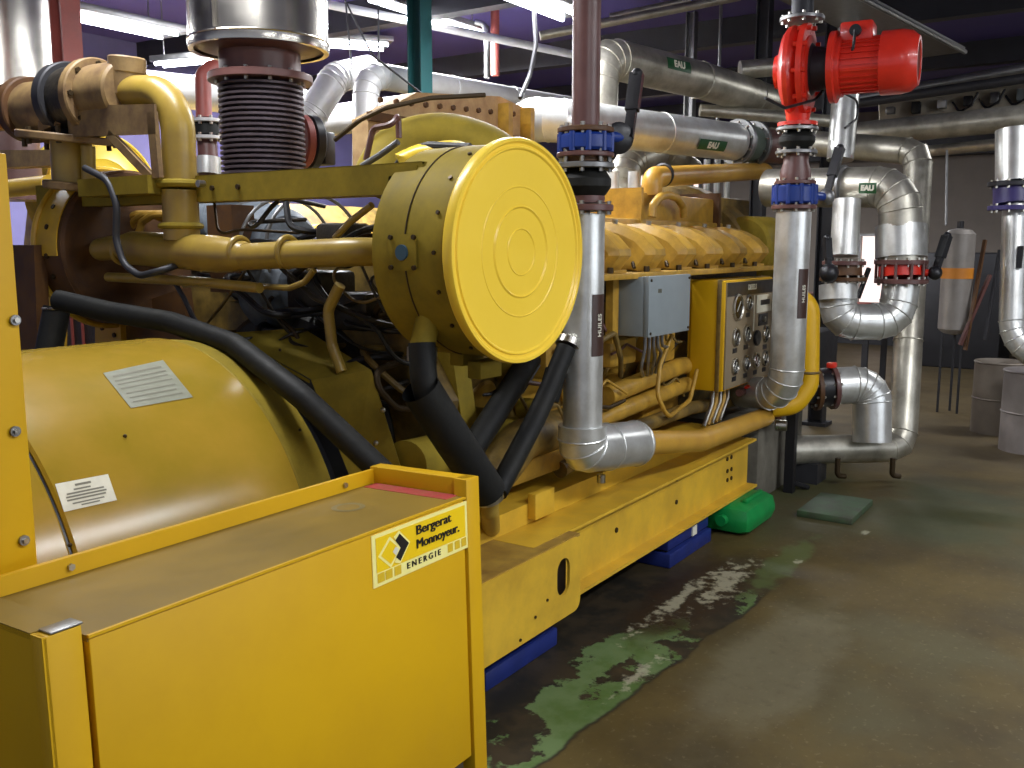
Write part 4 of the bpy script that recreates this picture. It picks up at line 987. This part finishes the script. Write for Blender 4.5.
# upper large clad pipe (label)
D1 = 6.6
t = clad('overhead_pipe', 'large clad pipe turning down at its left end, topmost of the overhead pipes', [P(597, 135, D=D1), P(599, 56, D=D1), P(700, 80, D=7.4), P(800, 112, D=8.3)], W(40, D1), .2, 4, ALUD)
a = P(648, 57, D=D1-.25)
def wrapmark(parent, p0, p1, r, m, ang0, ang1, txt=None, size=.06):
    p0, p1 = Vector(p0), Vector(p1); ax = (p1-p0).normalized(); side = ax.cross(Vector((0, 0, 1))).normalized(); up = side.cross(ax).normalized()
    rows = []
    for i in range(9):
        a = ang0+(ang1-ang0)*i/8; n = side*math.cos(a)+up*math.sin(a); rows.append([p0+n*(r+.004), p1+n*(r+.004)])
    o = MB().grid(rows).build('pipe_marker', m, parent)
    if txt:
        a = (ang0+ang1)/2; n = side*math.cos(a)+up*math.sin(a)
        text(txt, size, (p0+p1)/2+n*(r+.007), ax, n.cross(ax), WHITE, o, off=.003)
pa, pb = P(599, 56, D=D1), P(700, 80, D=7.4); dd = (pb-pa)
r1 = W(40, D1)
wrapmark(t, pa+dd*.50, pa+dd*.74, r1, GREENL, -.1, .5, 'EAU', .07)
# second clad pipe with flanged end
D2 = 6.3; r2 = W(42, D2)
q0, q1 = P(548, 120, D=5.75), P(735, 142, D=6.9)
t = clad('overhead_pipe', 'large clad pipe with green marker crossing behind the nearest black lever', [P(520, 124, D=6.5), P(541, 118, D=5.75), q1], W(40, D2), .16, 4, ALU)
dd = q1-q0
wrapmark(t, q0+dd*.70, q0+dd*.86, W(40, D2), GREENL, -.75, -.2, 'EAU', .06)
ax2 = dd.normalized()
t = thing('grooved_coupling', 'grey green flanged coupling at the right end of marked clad pipe', 'coupling', q1)
flange(t, q1+ax2*.03, W(46, 6.9), .03, GALV, 10, ax=ax2)
MB().cyl(q1+ax2*.05, q1+ax2*.20, W(36, 6.9), n=32).build('spool', mat('green_grey_paint', (92, 104, 92), .5, amt=.5), t)
flange(t, q1+ax2*.21, W(46, 6.9), .03, GALV, 10, ax=ax2)
MB().cyl(q1+ax2*.23, q1+ax2*.55, W(34, 6.9), n=32).build('stub', BRWN, t)
# pipe C: from under pump to the right and down (the long down-comer)
t = clad('overhead_pipe', 'long clad pipe behind the pump that drops at right to the floor level run', [P(600, 128, D=8.3), P(770, 140, D=7.8), P(919, 152, D=6.9), P(902, 448, D=6.6), P(782, 450, D=6.35)], .098, .13, 2, ALUD)
# lower corrugated elbow from the red butterfly into the floor run
t = clad('clad_elbow', 'segmented clad elbow curving down into the low horizontal pipe', [P(835, 386, D=6.35), P(872, 384, D=6.35), P(872, 442, D=6.35)], .125, .2, 5, ALU)
t = thing('butterfly_valve', 'rusty red flanged valve low behind the yellow down pipe', 'valve', P(833, 385, D=6.3))
ax_ = (P(868, 386, D=6.3)-P(835, 388, D=6.3)).normalized(); c = P(832, 387, D=6.3)
flange(t, c, .15, .03, BRWN, 10, ax=ax_); flange(t, c-ax_*.11, .15, .03, RUST, 10, ax=ax_)
MB().cyl(c-ax_*.09, c-ax_*.02, .13, n=32).build('valve_body', BLK, t)
MB().box(c+Vector((-.06, -.03, .13)), c+Vector((-.0, .03, .17)), .01).build('red_cap', RED, t)
MB().cyl(c-ax_*.3, c-ax_*.12, .1, n=28).build('inlet', DGREY, t)
# pipe D: horizontal labelled, with left cap, right elbow down to red valve
D4 = 6.2
r4 = W(40, D4)
t = clad('overhead_pipe', 'thick clad header with green marker between the two upright pipes', [P(768, 188, D=6.7), P(900, 187, D=D4-.15), P(901, 262, D=D4-.1)], r4, .17, 4, ALUD)
hd0, hd1 = P(820, 187, D=6.35), P(885, 187, D=D4-.12); dd = hd1-hd0
flange(t, P(843, 187, D=6.27), r4+.012, .02, GALV, 0, ax=dd)
wrapmark(t, hd0+dd*.72, hd0+dd*.98, r4, GREENL, -.35, .15, 'EAU', .045)
cR = P(901, 271, D=D4-.1)
t = thing('butterfly_valve', 'red butterfly valve with black lever under the clad header', 'valve', cR)
MB().cyl(P(901, 226, D=D4-.1), P(901, 258, D=D4-.1), W(48, D4), n=36).build('clad_sleeve', ALU, t)
flange(t, P(901, 262, D=D4-.1), W(50, D4), .03, BRWN, 12)
MB().cyl(P(901, 266, D=D4-.1), P(901, 277, D=D4-.1), W(42, D4), n=36).build('valve_body', RED, t)
for k in range(10):
    a = k*PI/5; c = cR; r_ = W(46, D4); MB().cyl(Vector((c.x+r_*math.cos(a), c.y+r_*math.sin(a), P(901, 262, D=D4).z)), Vector((c.x+r_*math.cos(a), c.y+r_*math.sin(a), P(901, 281, D=D4).z)), .010, n=6).build('tie_rod', BRWN, t)
flange(t, P(901, 281, D=D4-.1), W(50, D4), .03, BRWN, 12)
lb = P(935, 273, D=D4-.2)
MB().cyl(P(915, 272, D=D4-.15), lb, .022, n=12).build('stem', RED, t)
MB().sphere(lb, .045, n=8).build('lever_hub', BLK, t)
lever(t, lb, P(947, 236, D=D4-.2), BLK, .055)
# elbow below the red valve curving left
t = clad('clad_elbow', 'segmented clad elbow sweeping from the red valve left to the short riser', [P(901, 284, D=6.1), P(896, 322, D=6.1), P(838, 322, D=6.1), P(838, 290, D=6.1)], .115, .22, 3, ALU)
t = clad('clad_elbow', 'short clad stub below the rusty flanges left of the red valve', [P(838, 300, D=6.05), P(838, 285, D=6.05)], .118, .05, 3, ALU)
t = thing('butterfly_valve', 'rusty flanged valve with upright black lever left of the red one', 'valve', P(841, 268, D=6.05))
flange(t, P(843, 279, D=6.05), .145, .025, RUST, 10); flange(t, P(844, 263, D=6.05), .135, .025, BRWN, 10)
MB().cyl(P(844, 277, D=6.05), P(844, 265, D=6.05), .11, n=28).build('valve_body', RUST, t)
lb = P(829, 273, D=5.9); MB().sphere(lb, .06, n=8).build('lever_hub', BLK, t); lever(t, lb, P(827, 238, D=5.9), BLK, .045)
t = clad('clad_riser', 'short clad vertical pipe left of the red valve sleeve', [P(844, 256, D=6.1), P(847, 200, D=6.1)], W(27, 6.1), .05, 3, ALU)
t = clad('clad_riser', 'clad vertical pipe above the header behind the pump motor', [P(840, 160, D=7.0), P(852, 20, D=7.0)], W(26, 7.), .05, 3, ALU)
# yellow down pipe beside riser B
t = thing('water_pipe', 'bright yellow down pipe just behind the riser right of the gauge panel', 'pipe', P(808, 400, D=5.7))
MB().tube([P(780, 296, D=5.8), P(810, 300, D=5.75), P(809, 385, D=5.75), P(795, 405, D=5.75), P(770, 408, D=5.75)], .06, .12, 8, n=24).build('pipe_run', Y_CAB, t)
MB().torus(P(809, 372, D=5.75), (0, 0, 1), .062, .008).build('coupling', Y_DRK, t)
# black support post + foot
t = thing('pipe_stand', 'black square steel stand under the end of the yellow pipes', 'stand', P(787, 505, Z=0))
p = P(789, 492, Z=0); MB().box((p.x-.03, p.y-.03, 0), (p.x+.03, p.y+.03, .66)).build('post', BLK, t)
MB().tube([(p.x, p.y, .3), (p.x+.02, p.y-.01, .06), (p.x+.14, p.y-.08, .012)], .018, .06, n=10).build('foot', BLK, t)
for q in ((770, 413, 1.86), (775, 425, 1.85)):
    pp_ = P(q[0], q[1], Y=q[2]); t = tag(MB().cyl(pp_, pp_+Vector((.02, -.07, 0)), .035, n=20, bev=.006).build('brass_union', BRWN if q[1] < 420 else BOLT), 'small round union at the end of the yellow pipe below riser elbow, %s one' % ('upper rusty' if q[1] < 420 else 'lower bright'), 'pipe fitting')
# drips under the low pipe
for q, l in (((838, 470), 'left'), ((893, 470), 'right')):
    p = P(q[0], q[1]-12, D=6.3); tag(MB().tube([p, p+Vector((0, 0, -.12)), p+Vector((.05, -.04, -.13))], .018, .03, n=10).build('drain_cock', DBOLT), 'small dark drain cock under the low clad pipe, the %s one' % l, 'tap')
# leg under
tag(MB().box(P(822, 462, D=6.4)+Vector((-.1, 0, -.6+.0)), P(822, 462, D=6.4)+Vector((.12, .2, 0))).build('pipe_saddle', DGREY), 'dark steel saddle block under the low clad pipe', 'support')

# ================================================================== TOP LEFT: STACKS, BELLOWS, COLUMNS
t = thing('exhaust_bellows', 'ribbed dark steel exhaust bellows rising behind the yellow beam', 'bellows', (3.2, 3.60, 1.9))
bz0, bz1 = 1.88, 2.36; pr = [(0, 0)]
n_ = 20
for i in range(n_):
    z0 = (bz1-bz0)*i/n_; h_ = (bz1-bz0)/n_; pr += [(z0, .178), (z0+h_*.3, .200), (z0+h_*.7, .200), (z0+h_*.98, .178)]
pr.append((bz1-bz0, 0))
MB().lathe((3.2, 3.6, bz0), (0, 0, 1), pr, 56).build('convolutions', BELL, t)
flange(t, Vector((3.2, 3.6, 2.385)), .245, .035, BRWN, 12)
MB().cyl((3.2, 3.6, 2.40), (3.2, 3.6, 2.50), .19, n=40).build('neck', BRWN, t)
t = thing('exhaust_silencer', 'large shiny steel exhaust cylinder above the ribbed bellows', 'silencer', (3.2, 3.60, 2.5))
MB().lathe((3.2, 3.6, 2.49), (0, 0, 1), [(.02, .30), (.02, .325), (.05, .328), (.075, .323), (1.2, .323), (1.2, 0)], 64).build('shell', STEEL, t)
MB().lathe((3.2, 3.6, 2.50), (0, 0, 1), [(0, 0), (0, .18), (.015, .27), (.03, .318)], 64).build('underside', BRWN, t)  # dark brown stands in for the shaded bottom of the steel shell
MB().torus((3.2, 3.6, 2.55), (0, 0, 1), .325, .006, 64, 8).build('seam', STEEL, t)
MB().box((3.2-.335, 3.6-.08, 2.56), (3.2-.31, 3.6-.07, 3.6)).build('seam_strip', STEEL, t)
c = P(-8, 60, D=6.2); 
t = thing('exhaust_silencer', 'steel exhaust cylinder at the left edge behind the red column', 'silencer', (c.x, c.y, 2.2))
zz = P(-8, 96, D=6.2).z
MB().lathe((c.x, c.y, zz), (0, 0, 1), [(0, 0), (0, .40), (.02, .435), (1.2, .435), (1.2, 0)], 64).build('shell', STEEL, t)
MB().cyl((c.x, c.y, 1.9), (c.x, c.y, zz), .25, n=40).build('neck', BRWN, t)
def column(lab, px0_, px1_, D, m, name='steel_column'):
    w = (px1_-px0_)*D/F; p = P((px0_+px1_)/2, 40, D=D)
    t = thing(name, lab, 'column', (p.x, p.y, 0))
    mb = MB(); mb.box((p.x-w*.42, p.y-w*.42, 0), (p.x+w*.42, p.y-w*.34, 3.7)); mb.box((p.x-w*.42, p.y+w*.34, 0), (p.x+w*.42, p.y+w*.42, 3.7)); mb.box((p.x-w*.05, p.y-w*.34, 0), (p.x+w*.05, p.y+w*.34, 3.7))
    mb.build('shaft', m, t); MB().box((p.x-w*.7, p.y-w*.7, 0), (p.x+w*.7, p.y+w*.7, .03)).build('base_plate', m, t)
column('red primed steel column at the top left, right of the edge silencer', 54, 79, 5.4, REDP)
column('dark green steel column standing behind the beige shield', 409, 430, 6.6, GREENP)
column('pale steel column between the nearest riser and red pump', 686, 697, 8.6, GALV)
column('dark steel column just left of the red pump', 756, 772, 8.0, DGREY)
column('dark steel column just right of the pump discharge', 826, 844, 8.0, DGREY)
for px, lab, m, r_, D in ((495, 'reddish hanging pipe right of the green column', REDP, .04, 8.5), (720, 'thin grey conduit right of pale column', GALV, .015, 8.3)):
    p = P(px, 40, D=D); z0 = P(px, 75, D=D).z if px < 600 else P(px, 150, D=D).z
    tag(MB().cyl((p.x, p.y, z0), (p.x, p.y, 3.7), r_, n=16).build('hanging_pipe', m), lab, 'pipe')
t = tag(MB().tube([P(475, 22, D=8.3), P(485, 24, D=8.3), P(487, 45, D=8.3), P(487, 78, D=8.3)], .025, .06, n=12).build('hooked_pipe', GALV), 'pale hooked thin pipe right of the green column', 'pipe')
# flanged red standpipe behind the elbow
t = thing('standpipe', 'red brown standpipe with pale bolted flanges left of the bellows', 'pipe', P(208, 170, D=5.2))
c1_, c2_ = P(207, 122, D=5.4), P(207, 136, D=5.4)
MB().tube([P(204, 118, D=5.4), P(203, 75, D=5.4), P(214, 66, D=5.45), P(225, 72, D=5.5)], .045, .06, n=20).build('bare_pipe', REDP, t)
flange(t, P(207, 121, D=5.4), .095, .02, ALUW, 8); flange(t, P(207, 138, D=5.4), .095, .02, ALUW, 8)
MB().cyl(P(207, 136, D=5.4), P(207, 122, D=5.4), .07, n=24).build('rubber_joint', RUB, t)
MB().cyl(P(207, 140, D=5.4), P(208, 158, D=5.4), .055, n=20).build('spool', BRWN, t)
MB().cyl(P(208, 158, D=5.4), P(208, 175, D=5.4), .075, n=24).build('clad_stub', ALU, t)
# red/black flanged valve right of the bellows
p = P(208, 175, D=5.4); MB().cyl((p.x, p.y, 0), (p.x, p.y, p.z+.02), .05, n=20).build('lower_pipe', BRWN, t)
t = thing('gate_valve', 'dark red and black valve just right of the ribbed bellows', 'valve', P(308, 165, D=5.0))
p = P(306, 142, D=5.0); a_x = Vector((.9, -.3, 0)).normalized()
MB().cyl(p-a_x*.05, p-a_x*.0, .14, n=32, bev=.01).build('red_disc', REDP, t); MB().cyl(p, p+a_x*.06, .14, n=32, bev=.01).build('body', BLK, t)
MB().box(p+Vector((.02, -.12, -.12)), p+Vector((.1, -.02, .05)), .01).build('actuator', BLK, t)
# white lagged pipes
t = clad('lagged_pipe', 'white lagged pipe with an elbow just right of valve and bellows', [P(262, 150, D=7.2), P(310, 118, D=7.1), P(335, 78, D=7.2), P(368, 70, D=7.6)], W(30, 7.2), .16, 4, ALUW)
t = clad('lagged_pipe', 'white lagged pipe rising then turning right behind the green column', [P(365, 175, D=6.7), P(366, 74, D=6.7), P(512, 98, D=8.0), P(600, 112, D=8.8)], W(26, 6.7), .18, 4, ALUW)
t = clad('lagged_pipe', 'lowest of the long lagged pipes behind the beige shield', [P(280, 128, D=7.8), P(420, 108, D=8.2), P(600, 120, D=9.0)], W(30, 8), .1, 4, ALUW)
tube_thing('lagged_pipe', 'large pale lagged pipe low at left behind the thermostat casting', [P(120, 85, D=7.5), P(215, 95, D=7.8), P(330, 110, D=8.1)], W(34, 7.6), ALUW)
tube_thing('distant_pipe', 'thin bright pipe high on the far left wall, the upper one', [P(322, 3, D=7.5), P(600, 60, D=8.7)], .035, ALUW)
for q0_, q1_, w_, l_ in (((610, 17), (690, 0), 7, 'short bright high pipe left of pale column'), ((540, 36), (740, -4), 9, 'long pale high pipe crossing behind the brown riser'), ((740, 70), (850, 60), 18, 'grey high pipe behind the red pump'), ((700, 110), (840, 122), 12, 'bright pipe behind the pump foot')):
    tube_thing('distant_pipe', l_, [P(*q0_, D=7.7), P(*q1_, D=7.7)], W(w_, 7.7), ALUD)
# more background pipe clutter between riser A and the engine top
t = clad('background_elbow', 'dull clad elbow behind the black rubber joint of the nearest riser', [P(690, 172, D=8.0), P(660, 150, D=7.6), P(625, 165, D=7.2), P(622, 215, D=7.2)], .12, .2, 4, ALUD)
for i, x in enumerate((612, 634)):
    p = P(x, 200, D=6.6); tag(MB().cyl((p.x, p.y, 1.2), (p.x, p.y, P(x, 172, D=6.6).z), .045, n=20).build('background_riser', ALU), 'small clad upright behind the first valve cover, the %s one' % ('left', 'right')[i], 'pipe')
for i, x in enumerate((706, 716, 726)):
    p = P(x, 200, D=8.5); tag(MB().cyl((p.x, p.y, 0), (p.x, p.y, P(x, 160, D=8.5).z), .03, n=16).build('background_riser', ALU), 'thin clad upright behind the yellow crossover pipe', 'pipe', 'thin uprights behind the crossover pipe')
# background second engine
t = thing('distant_engine', 'second yellow generator set standing behind the first', 'engine', (5.8, 7.2, 0))
MB().prism([(4.6, 6.7, .5), (4.6, 6.5, 1.4), (4.6, 7.0, 2.0), (4.6, 8.2, 2.0), (4.6, 8.4, 1.4), (4.6, 8.2, .5)], (4.0, 0, 0)).build('block', Y_DRK, t)
MB().box((2.4, 6.6, .2), (8.6, 8.3, .5), .02).build('base', Y_RAIL, t)
MB().lathe((3.0, 7.4, .6), (1, 0, 0), [(0, 0), (0, .75), (1.3, .75), (1.3, 0)], 48).build('alternator', Y_BAR, t)
for i in range(7): MB().box((4.9+i*.5, 6.55, 1.45), (5.3+i*.5, 6.95, 1.8), .05).build('valve_cover', Y_ENG, t)

# ================================================================== RIGHT BACKGROUND
# upper dark duct
t = thing('air_duct', 'dark rectangular ceiling duct running above and right of the red motor', 'duct', (9, 1.5, 3.0))
d0, d1, d2, d3 = P(850, -8, Z=3.2), P(965, 52, Z=3.2), P(905, 60, Z=3.2), P(762, -8, Z=3.2)
MB().prism([d0, d1, d2, d3], (0, 0, .04)).build('casing', mat('duct_grey', (96, 92, 88), .5, .2, amt=.3), t)
MB().tube([d0, d1], .02, n=8).build('edge_angle', GALV, t)
for pts, r_, lab, m in (
    ([P(840, 102, D=10.5), P(1040, 66, D=9.3)], .06, 'thin grey pipe high on the right, above the cable shelf', GALV),
    ([P(840, 106, D=10.3), P(1040, 76, D=9.1)], .05, 'dark pipe just under the thin one, above the cable shelf', DGREY),
    ([P(860, 134, D=10.0), P(1040, 116, D=9.0)], .125, 'thick clad pipe below the cable shelf at right', ALUD),
    ([P(920, 152, D=10.4), P(1040, 140, D=9.4)], .06, 'thin pipe below the thick clad one at right', ALUD)):
    pts[1] = pts[0]+(pts[1]-pts[0])*2.4
    t = tube_thing('overhead_pipe', lab, pts, r_, m)
sh0, sh1 = P(876, 112, D=10.6), P(1040, 92, D=10.2)
sh1 = sh0+(sh1-sh0)*1.6
t = thing('cable_shelf', 'long shelf of electrical boxes and cables on the right under dark ceiling', 'shelf', sh0)
dv = sh1-sh0
MB().bar(sh0+Vector((.15, 0, 0)), sh1+Vector((.15, 0, 0)), .03, .34).build('backboard', mat('backboard_cream', (190, 178, 156), .7, amt=.5), t)
MB().bar(sh0+Vector((0, 0, -.16)), sh1+Vector((0, 0, -.16)), .3, .03).build('shelf_board', DGREY, t)
for i in range(9):
    p = sh0+dv*(.06+.1*i); h_ = random.uniform(.03, .08); MB().box(p+Vector((-.05, -.04, -h_)), p+Vector((.05, .05, h_*.8)), .01).build('relay_box', random.choice((BLK, DGREY, GALV, ALUW, GREYB)), t)
for i in range(5):
    p = sh0+dv*(.3+.1*i)+Vector((-.05, 0, 0)); MB().tube([p, p+Vector((-.02, -.08, -.12)), p+Vector((-.02, -.2, -.05)), p+Vector((0, -.25, .08))], .012, .05, n=8).build('cable', BLK, t)
# right pipe with elbow
t = clad('clad_riser', 'shiny clad pipe at the right edge bending at its foot', [P(1016, 205, D=6.2), P(1012, 342, D=6.2), P(1065, 372, D=6.0)], W(25, 6.2), .25, 4, ALU)
MB().box(P(1016, 268, D=6.1), P(1020, 246, D=6.1)+Vector((.03, -.02, 0))).build('pipe_marker', BLK, t)
t = thing('flanged_joint', 'bluish flanged joint on the clad pipe at the right edge', 'flange', P(1014, 205, D=6.2))
flange(t, P(1015, 208, D=6.2), W(50, 6.2), .03, mat('violet_blue_paint', (60, 52, 110), .4, amt=.3), 10); MB().cyl(P(1015, 204, D=6.2), P(1015, 186, D=6.2), W(40, 6.2), n=32).build('body', MATS['violet_blue_paint'], t)
flange(t, P(1015, 184, D=6.2), W(50, 6.2), .03, DGREY, 10)
MB().cyl(P(1015, 182, D=6.2), P(1015, 130, D=6.2), W(36, 6.2), n=32).build('upper_spool', ALU, t)
# tank
p0_, p1_ = P(953, 335, D=9.0), P(955, 228, D=9.0)
t = thing('pressure_tank', 'slim upright grey tank with orange band near the back wall', 'tank', (p0_.x, p0_.y, .3))
MB().lathe((p0_.x, p0_.y, p0_.z), (0, 0, 1), [(0, 0), (.02, .10), (.06, .14), (p1_.z-p0_.z-.06, .14), (p1_.z-p0_.z-.02, .1), (p1_.z-p0_.z, 0)], 36).build('shell', mat('tank_grey', (150, 144, 138), .45, .3, amt=.4), t)
zb_ = P(953, 274, D=9).z; MB().cyl((p0_.x, p0_.y, zb_-.04), (p0_.x, p0_.y, zb_+.06), .143, n=36).build('orange_band', ORNG, t)
for a in (0, 2.1, 4.2): MB().bar((p0_.x+.1*math.cos(a), p0_.y+.1*math.sin(a), 0), (p0_.x+.1*math.cos(a), p0_.y+.1*math.sin(a), p0_.z+.06), .02).build('leg', DGREY, t)
MB().cyl((p0_.x, p0_.y, p1_.z-.02), (p0_.x, p0_.y, p1_.z+.06), .03, n=12).build('top_fitting', BLK, t)
pv_ = P(947, 220, D=9); tag(MB().tube([P(947, 150, D=9.2), P(946, 225, D=9.1)], .012, n=8).build('vent_tube', GALV), 'thin vertical tube above the slim tank', 'tube')
# second dark tank
p = P(978, 345, Z=0); 
# drums / bins
def drum(lab, c, r, h, m, open_=True):
    t = thing('metal_bin', lab, 'bin', (c[0], c[1], 0), 'open metal bins at right')
    MB().lathe((c[0], c[1], 0), (0, 0, 1), [(0, 0), (0, r), (h, r), (h+.01, r+.008), (h+.02, r), (h, r-.012), (.02, r-.012), (.02, 0)], 44).build('drum', m, t)
    MB().torus((c[0], c[1], h*.5), (0, 0, 1), r, .008, 44, 6).build('rib', m, t)
    return t
c = P(992, 434, Z=0); drum('open topped grey metal bin, the farther one at the right edge', (c.x+.12, c.y-.02), .21, .60, mat('bin_grey', (132, 122, 110), .5, .3, amt=.4))
c = P(1022, 452, Z=0); drum('pale metal bin cut off by the right edge of view', (c.x+.1, c.y-.04), .22, .62, mat('bin_pale', (150, 142, 138), .5, .3, amt=.4))
# background machine table in the distance (dark clutter at mid right)
t = thing('workbench', 'low dark bench with clutter near the back wall left of the slim tank', 'bench', (11.8, 3.0, 0))
b0 = P(850, 352, Z=0); 
MB().box((10.6, 2.45, .72), (11.6, 4.2, .78), .005).build('top', DGREY, t)
for x, y in ((10.65, 2.5), (11.55, 2.5), (10.65, 4.15), (11.55, 4.15)): MB().box((x-.03, y-.03, 0), (x+.03, y+.03, .72)).build('leg', DGREY, t)
tag(MB().box((10.8, 2.6, .78), (11.3, 3.0, .95), .02).build('parts_box', REDP), 'small reddish box on the low dark bench', 'box')
tag(MB().box((10.8, 3.2, .78), (11.4, 3.9, 1.05), .02).build('parts_box', BRWN), 'brown box on the low dark bench', 'box')
t = tag(MB().box((13.4, 1.5, 0), (14.6, 2.5, 1.5), .02).build('electrical_cabinet', DGREY), 'dark equipment cabinet against the back wall behind the slim tank', 'cabinet')
for i, (q0_, q1_) in enumerate((((965, 350), (985, 240)), ((985, 340), (1000, 250)), ((960, 345), (990, 275)))):
    tag(MB().bar(P(*q0_, D=8.8), P(*q1_, D=8.8), .03).build('leaning_rod', (RUST, DGREY, BRWN)[i]), '%s rod leaning in the dark corner right of the slim tank' % ('brown', 'dark grey', 'dull reddish')[i], 'rod')
tag(MB().box(P(820, 345, D=7.5)+Vector((0, 0, -.45)), P(826, 345, D=7.5)+Vector((.5, .4, .1)), .01).build('grey_cupboard', DGREY), 'dark grey cupboard behind the low red brown valve', 'cupboard')
tag(MB().bar(P(858, 298, D=8.0), P(869, 268, D=8.0), .03).build('steel_bar', BLK), 'short dark bar leaning across the lit window', 'bar')

# ================================================================== LIGHT FITTINGS
def fitting(c, L, ax, lab, m=TUBE, w=.16, energy=0, size=None):
    c = Vector(c); a = Vector(ax).normalized(); s = a.cross(Vector((0, 0, 1))).normalized()
    t = thing('ceiling_lamp', lab, 'lamp', c)
    MB().obb(c+Vector((0, 0, .035)), a*L, s*w, Vector((0, 0, .05)), .004).build('housing', GALV, t)
    for k in (-1, 1):
        MB().cyl(c+s*k*w*.25-a*L*.47, c+s*k*w*.25+a*L*.47, .016, n=12).build('tube', m, t)
    for k in (-1, 1): MB().cyl(c+a*k*L*.4+Vector((0, 0, .05)), Vector((c.x+a.x*k*L*.4, c.y+a.y*k*L*.4, 3.7)), .006, n=8).build('hanger', GALV, t)
    if energy:
        l = bpy.data.lights.new('lamp_light', 'AREA'); l.shape = 'RECTANGLE'; l.size = L; l.size_y = w; l.energy = energy; l.color = (.97, .98, 1.0)
        lo = bpy.data.objects.new('lamp_light', l); C.objects.link(lo); lo.location = c+Vector((0, 0, -.03)); lo.rotation_euler = (0, 0, math.atan2(a.y, a.x)); lo.parent = t; lo.location = Vector((0, 0, -.03))
    return t
p = P(530, 1, D=5.8); fitting(p, 1.1, (1, 0, 0), 'bright fluorescent lamp at the top, left of the brown riser', TUBE2, .3, 60)
p = P(20, 4, D=6.6); fitting(p, 2.6, (1, 0, 0), 'bright fluorescent lamp in the top left corner', TUBE2, .4, 90)
p = P(190, 62, D=8.0); fitting(p, .7, (.2, -1, 0), 'bright fluorescent lamp low behind the red brown standpipe', TUBE2, .2, 130)
p = P(338, 44, D=9.2); fitting(p, 1.0, (.8, -.6, 0), 'bright fluorescent lamp right of the large steel cylinder', TUBE2, .5, 200)
fitting((1.2, -.7, 3.3), 1.5, (1, 0, 0), 'added fluorescent lamp, out of view over the aisle near the cabinet', TUBE, .16, 55)  # added lamp outside the view, lights cabinet and metal
fitting((3.9, -1.7, 3.4), 2.4, (1, 0, 0), 'assumed fluorescent lamp, out of view over the middle of the aisle', TUBE, .2, 130)  # assumed lamp added outside the view, gives the streak along the alternator barrel
fitting((2.2, 3.2, 3.45), 1.5, (0, 1, 0), 'added fluorescent lamp hanging over the alternator', TUBE, .16, 60)  # added lamp above the view, light for the metal below
fitting((4.6, 3.0, 3.5), 1.5, (1, 0, 0), 'added fluorescent lamp hanging over the engine', TUBE, .16, 22)  # added lamp, lights the engine top
fitting((6.5, 5.2, 3.5), 1.5, (1, 0, 0), 'added fluorescent lamp hanging behind the engine', TUBE, .16, 240)  # added lamp, brightens the pale lagged pipes
fitting((9.7, -.5, 3.5), 1.5, (0, 1, 0), 'added fluorescent lamp hanging over the far aisle', TUBE, .16, 70)  # added lamp, brightens the cable shelf at right
fitting((12.0, 4.2, 3.5), 1.5, (0, 1, 0), 'added fluorescent lamp hanging near the back wall', TUBE, .16, 70)  # added lamp, lights the far background

# hanging wires
for q, l in (([P(345, -5, D=6.0), P(352, 70, D=6.0)], 'thin wire hanging straight right of the large steel cylinder'), ([P(345, 0, D=5.6), P(372, 55, D=5.6), P(430, 100, D=5.4)], 'dark wire sagging from the ceiling to the beige shield'), ([P(378, -5, D=6.0), P(379, 65, D=6.0)], 'thin wire hanging straight left of the green column')):
    tag(MB().tube(q, .006, .2, n=6).build('hanging_wire', DGREY), l, 'wire')
t = tag(MB().tube([P(534, 8, D=5.7), P(536, 45, D=5.7), P(530, 75, D=5.7), P(520, 98, D=5.6)], .014, .15, n=10).build('flexible_conduit', DGREY), 'grey flexible conduit hanging from the lamp left of the brown riser', 'conduit')

# ================================================================== WORLD, COLOUR
w = bpy.data.worlds.new('world'); scn.world = w; w.use_nodes = True
w.node_tree.nodes['Background'].inputs[0].default_value = (.75, .82, 1, 1); w.node_tree.nodes['Background'].inputs[1].default_value = .4
vs = scn.view_settings; vs.view_transform = 'Standard'; vs.look = 'None'; vs.gamma = 1; vs.use_curve_mapping = False; vs.exposure = .15
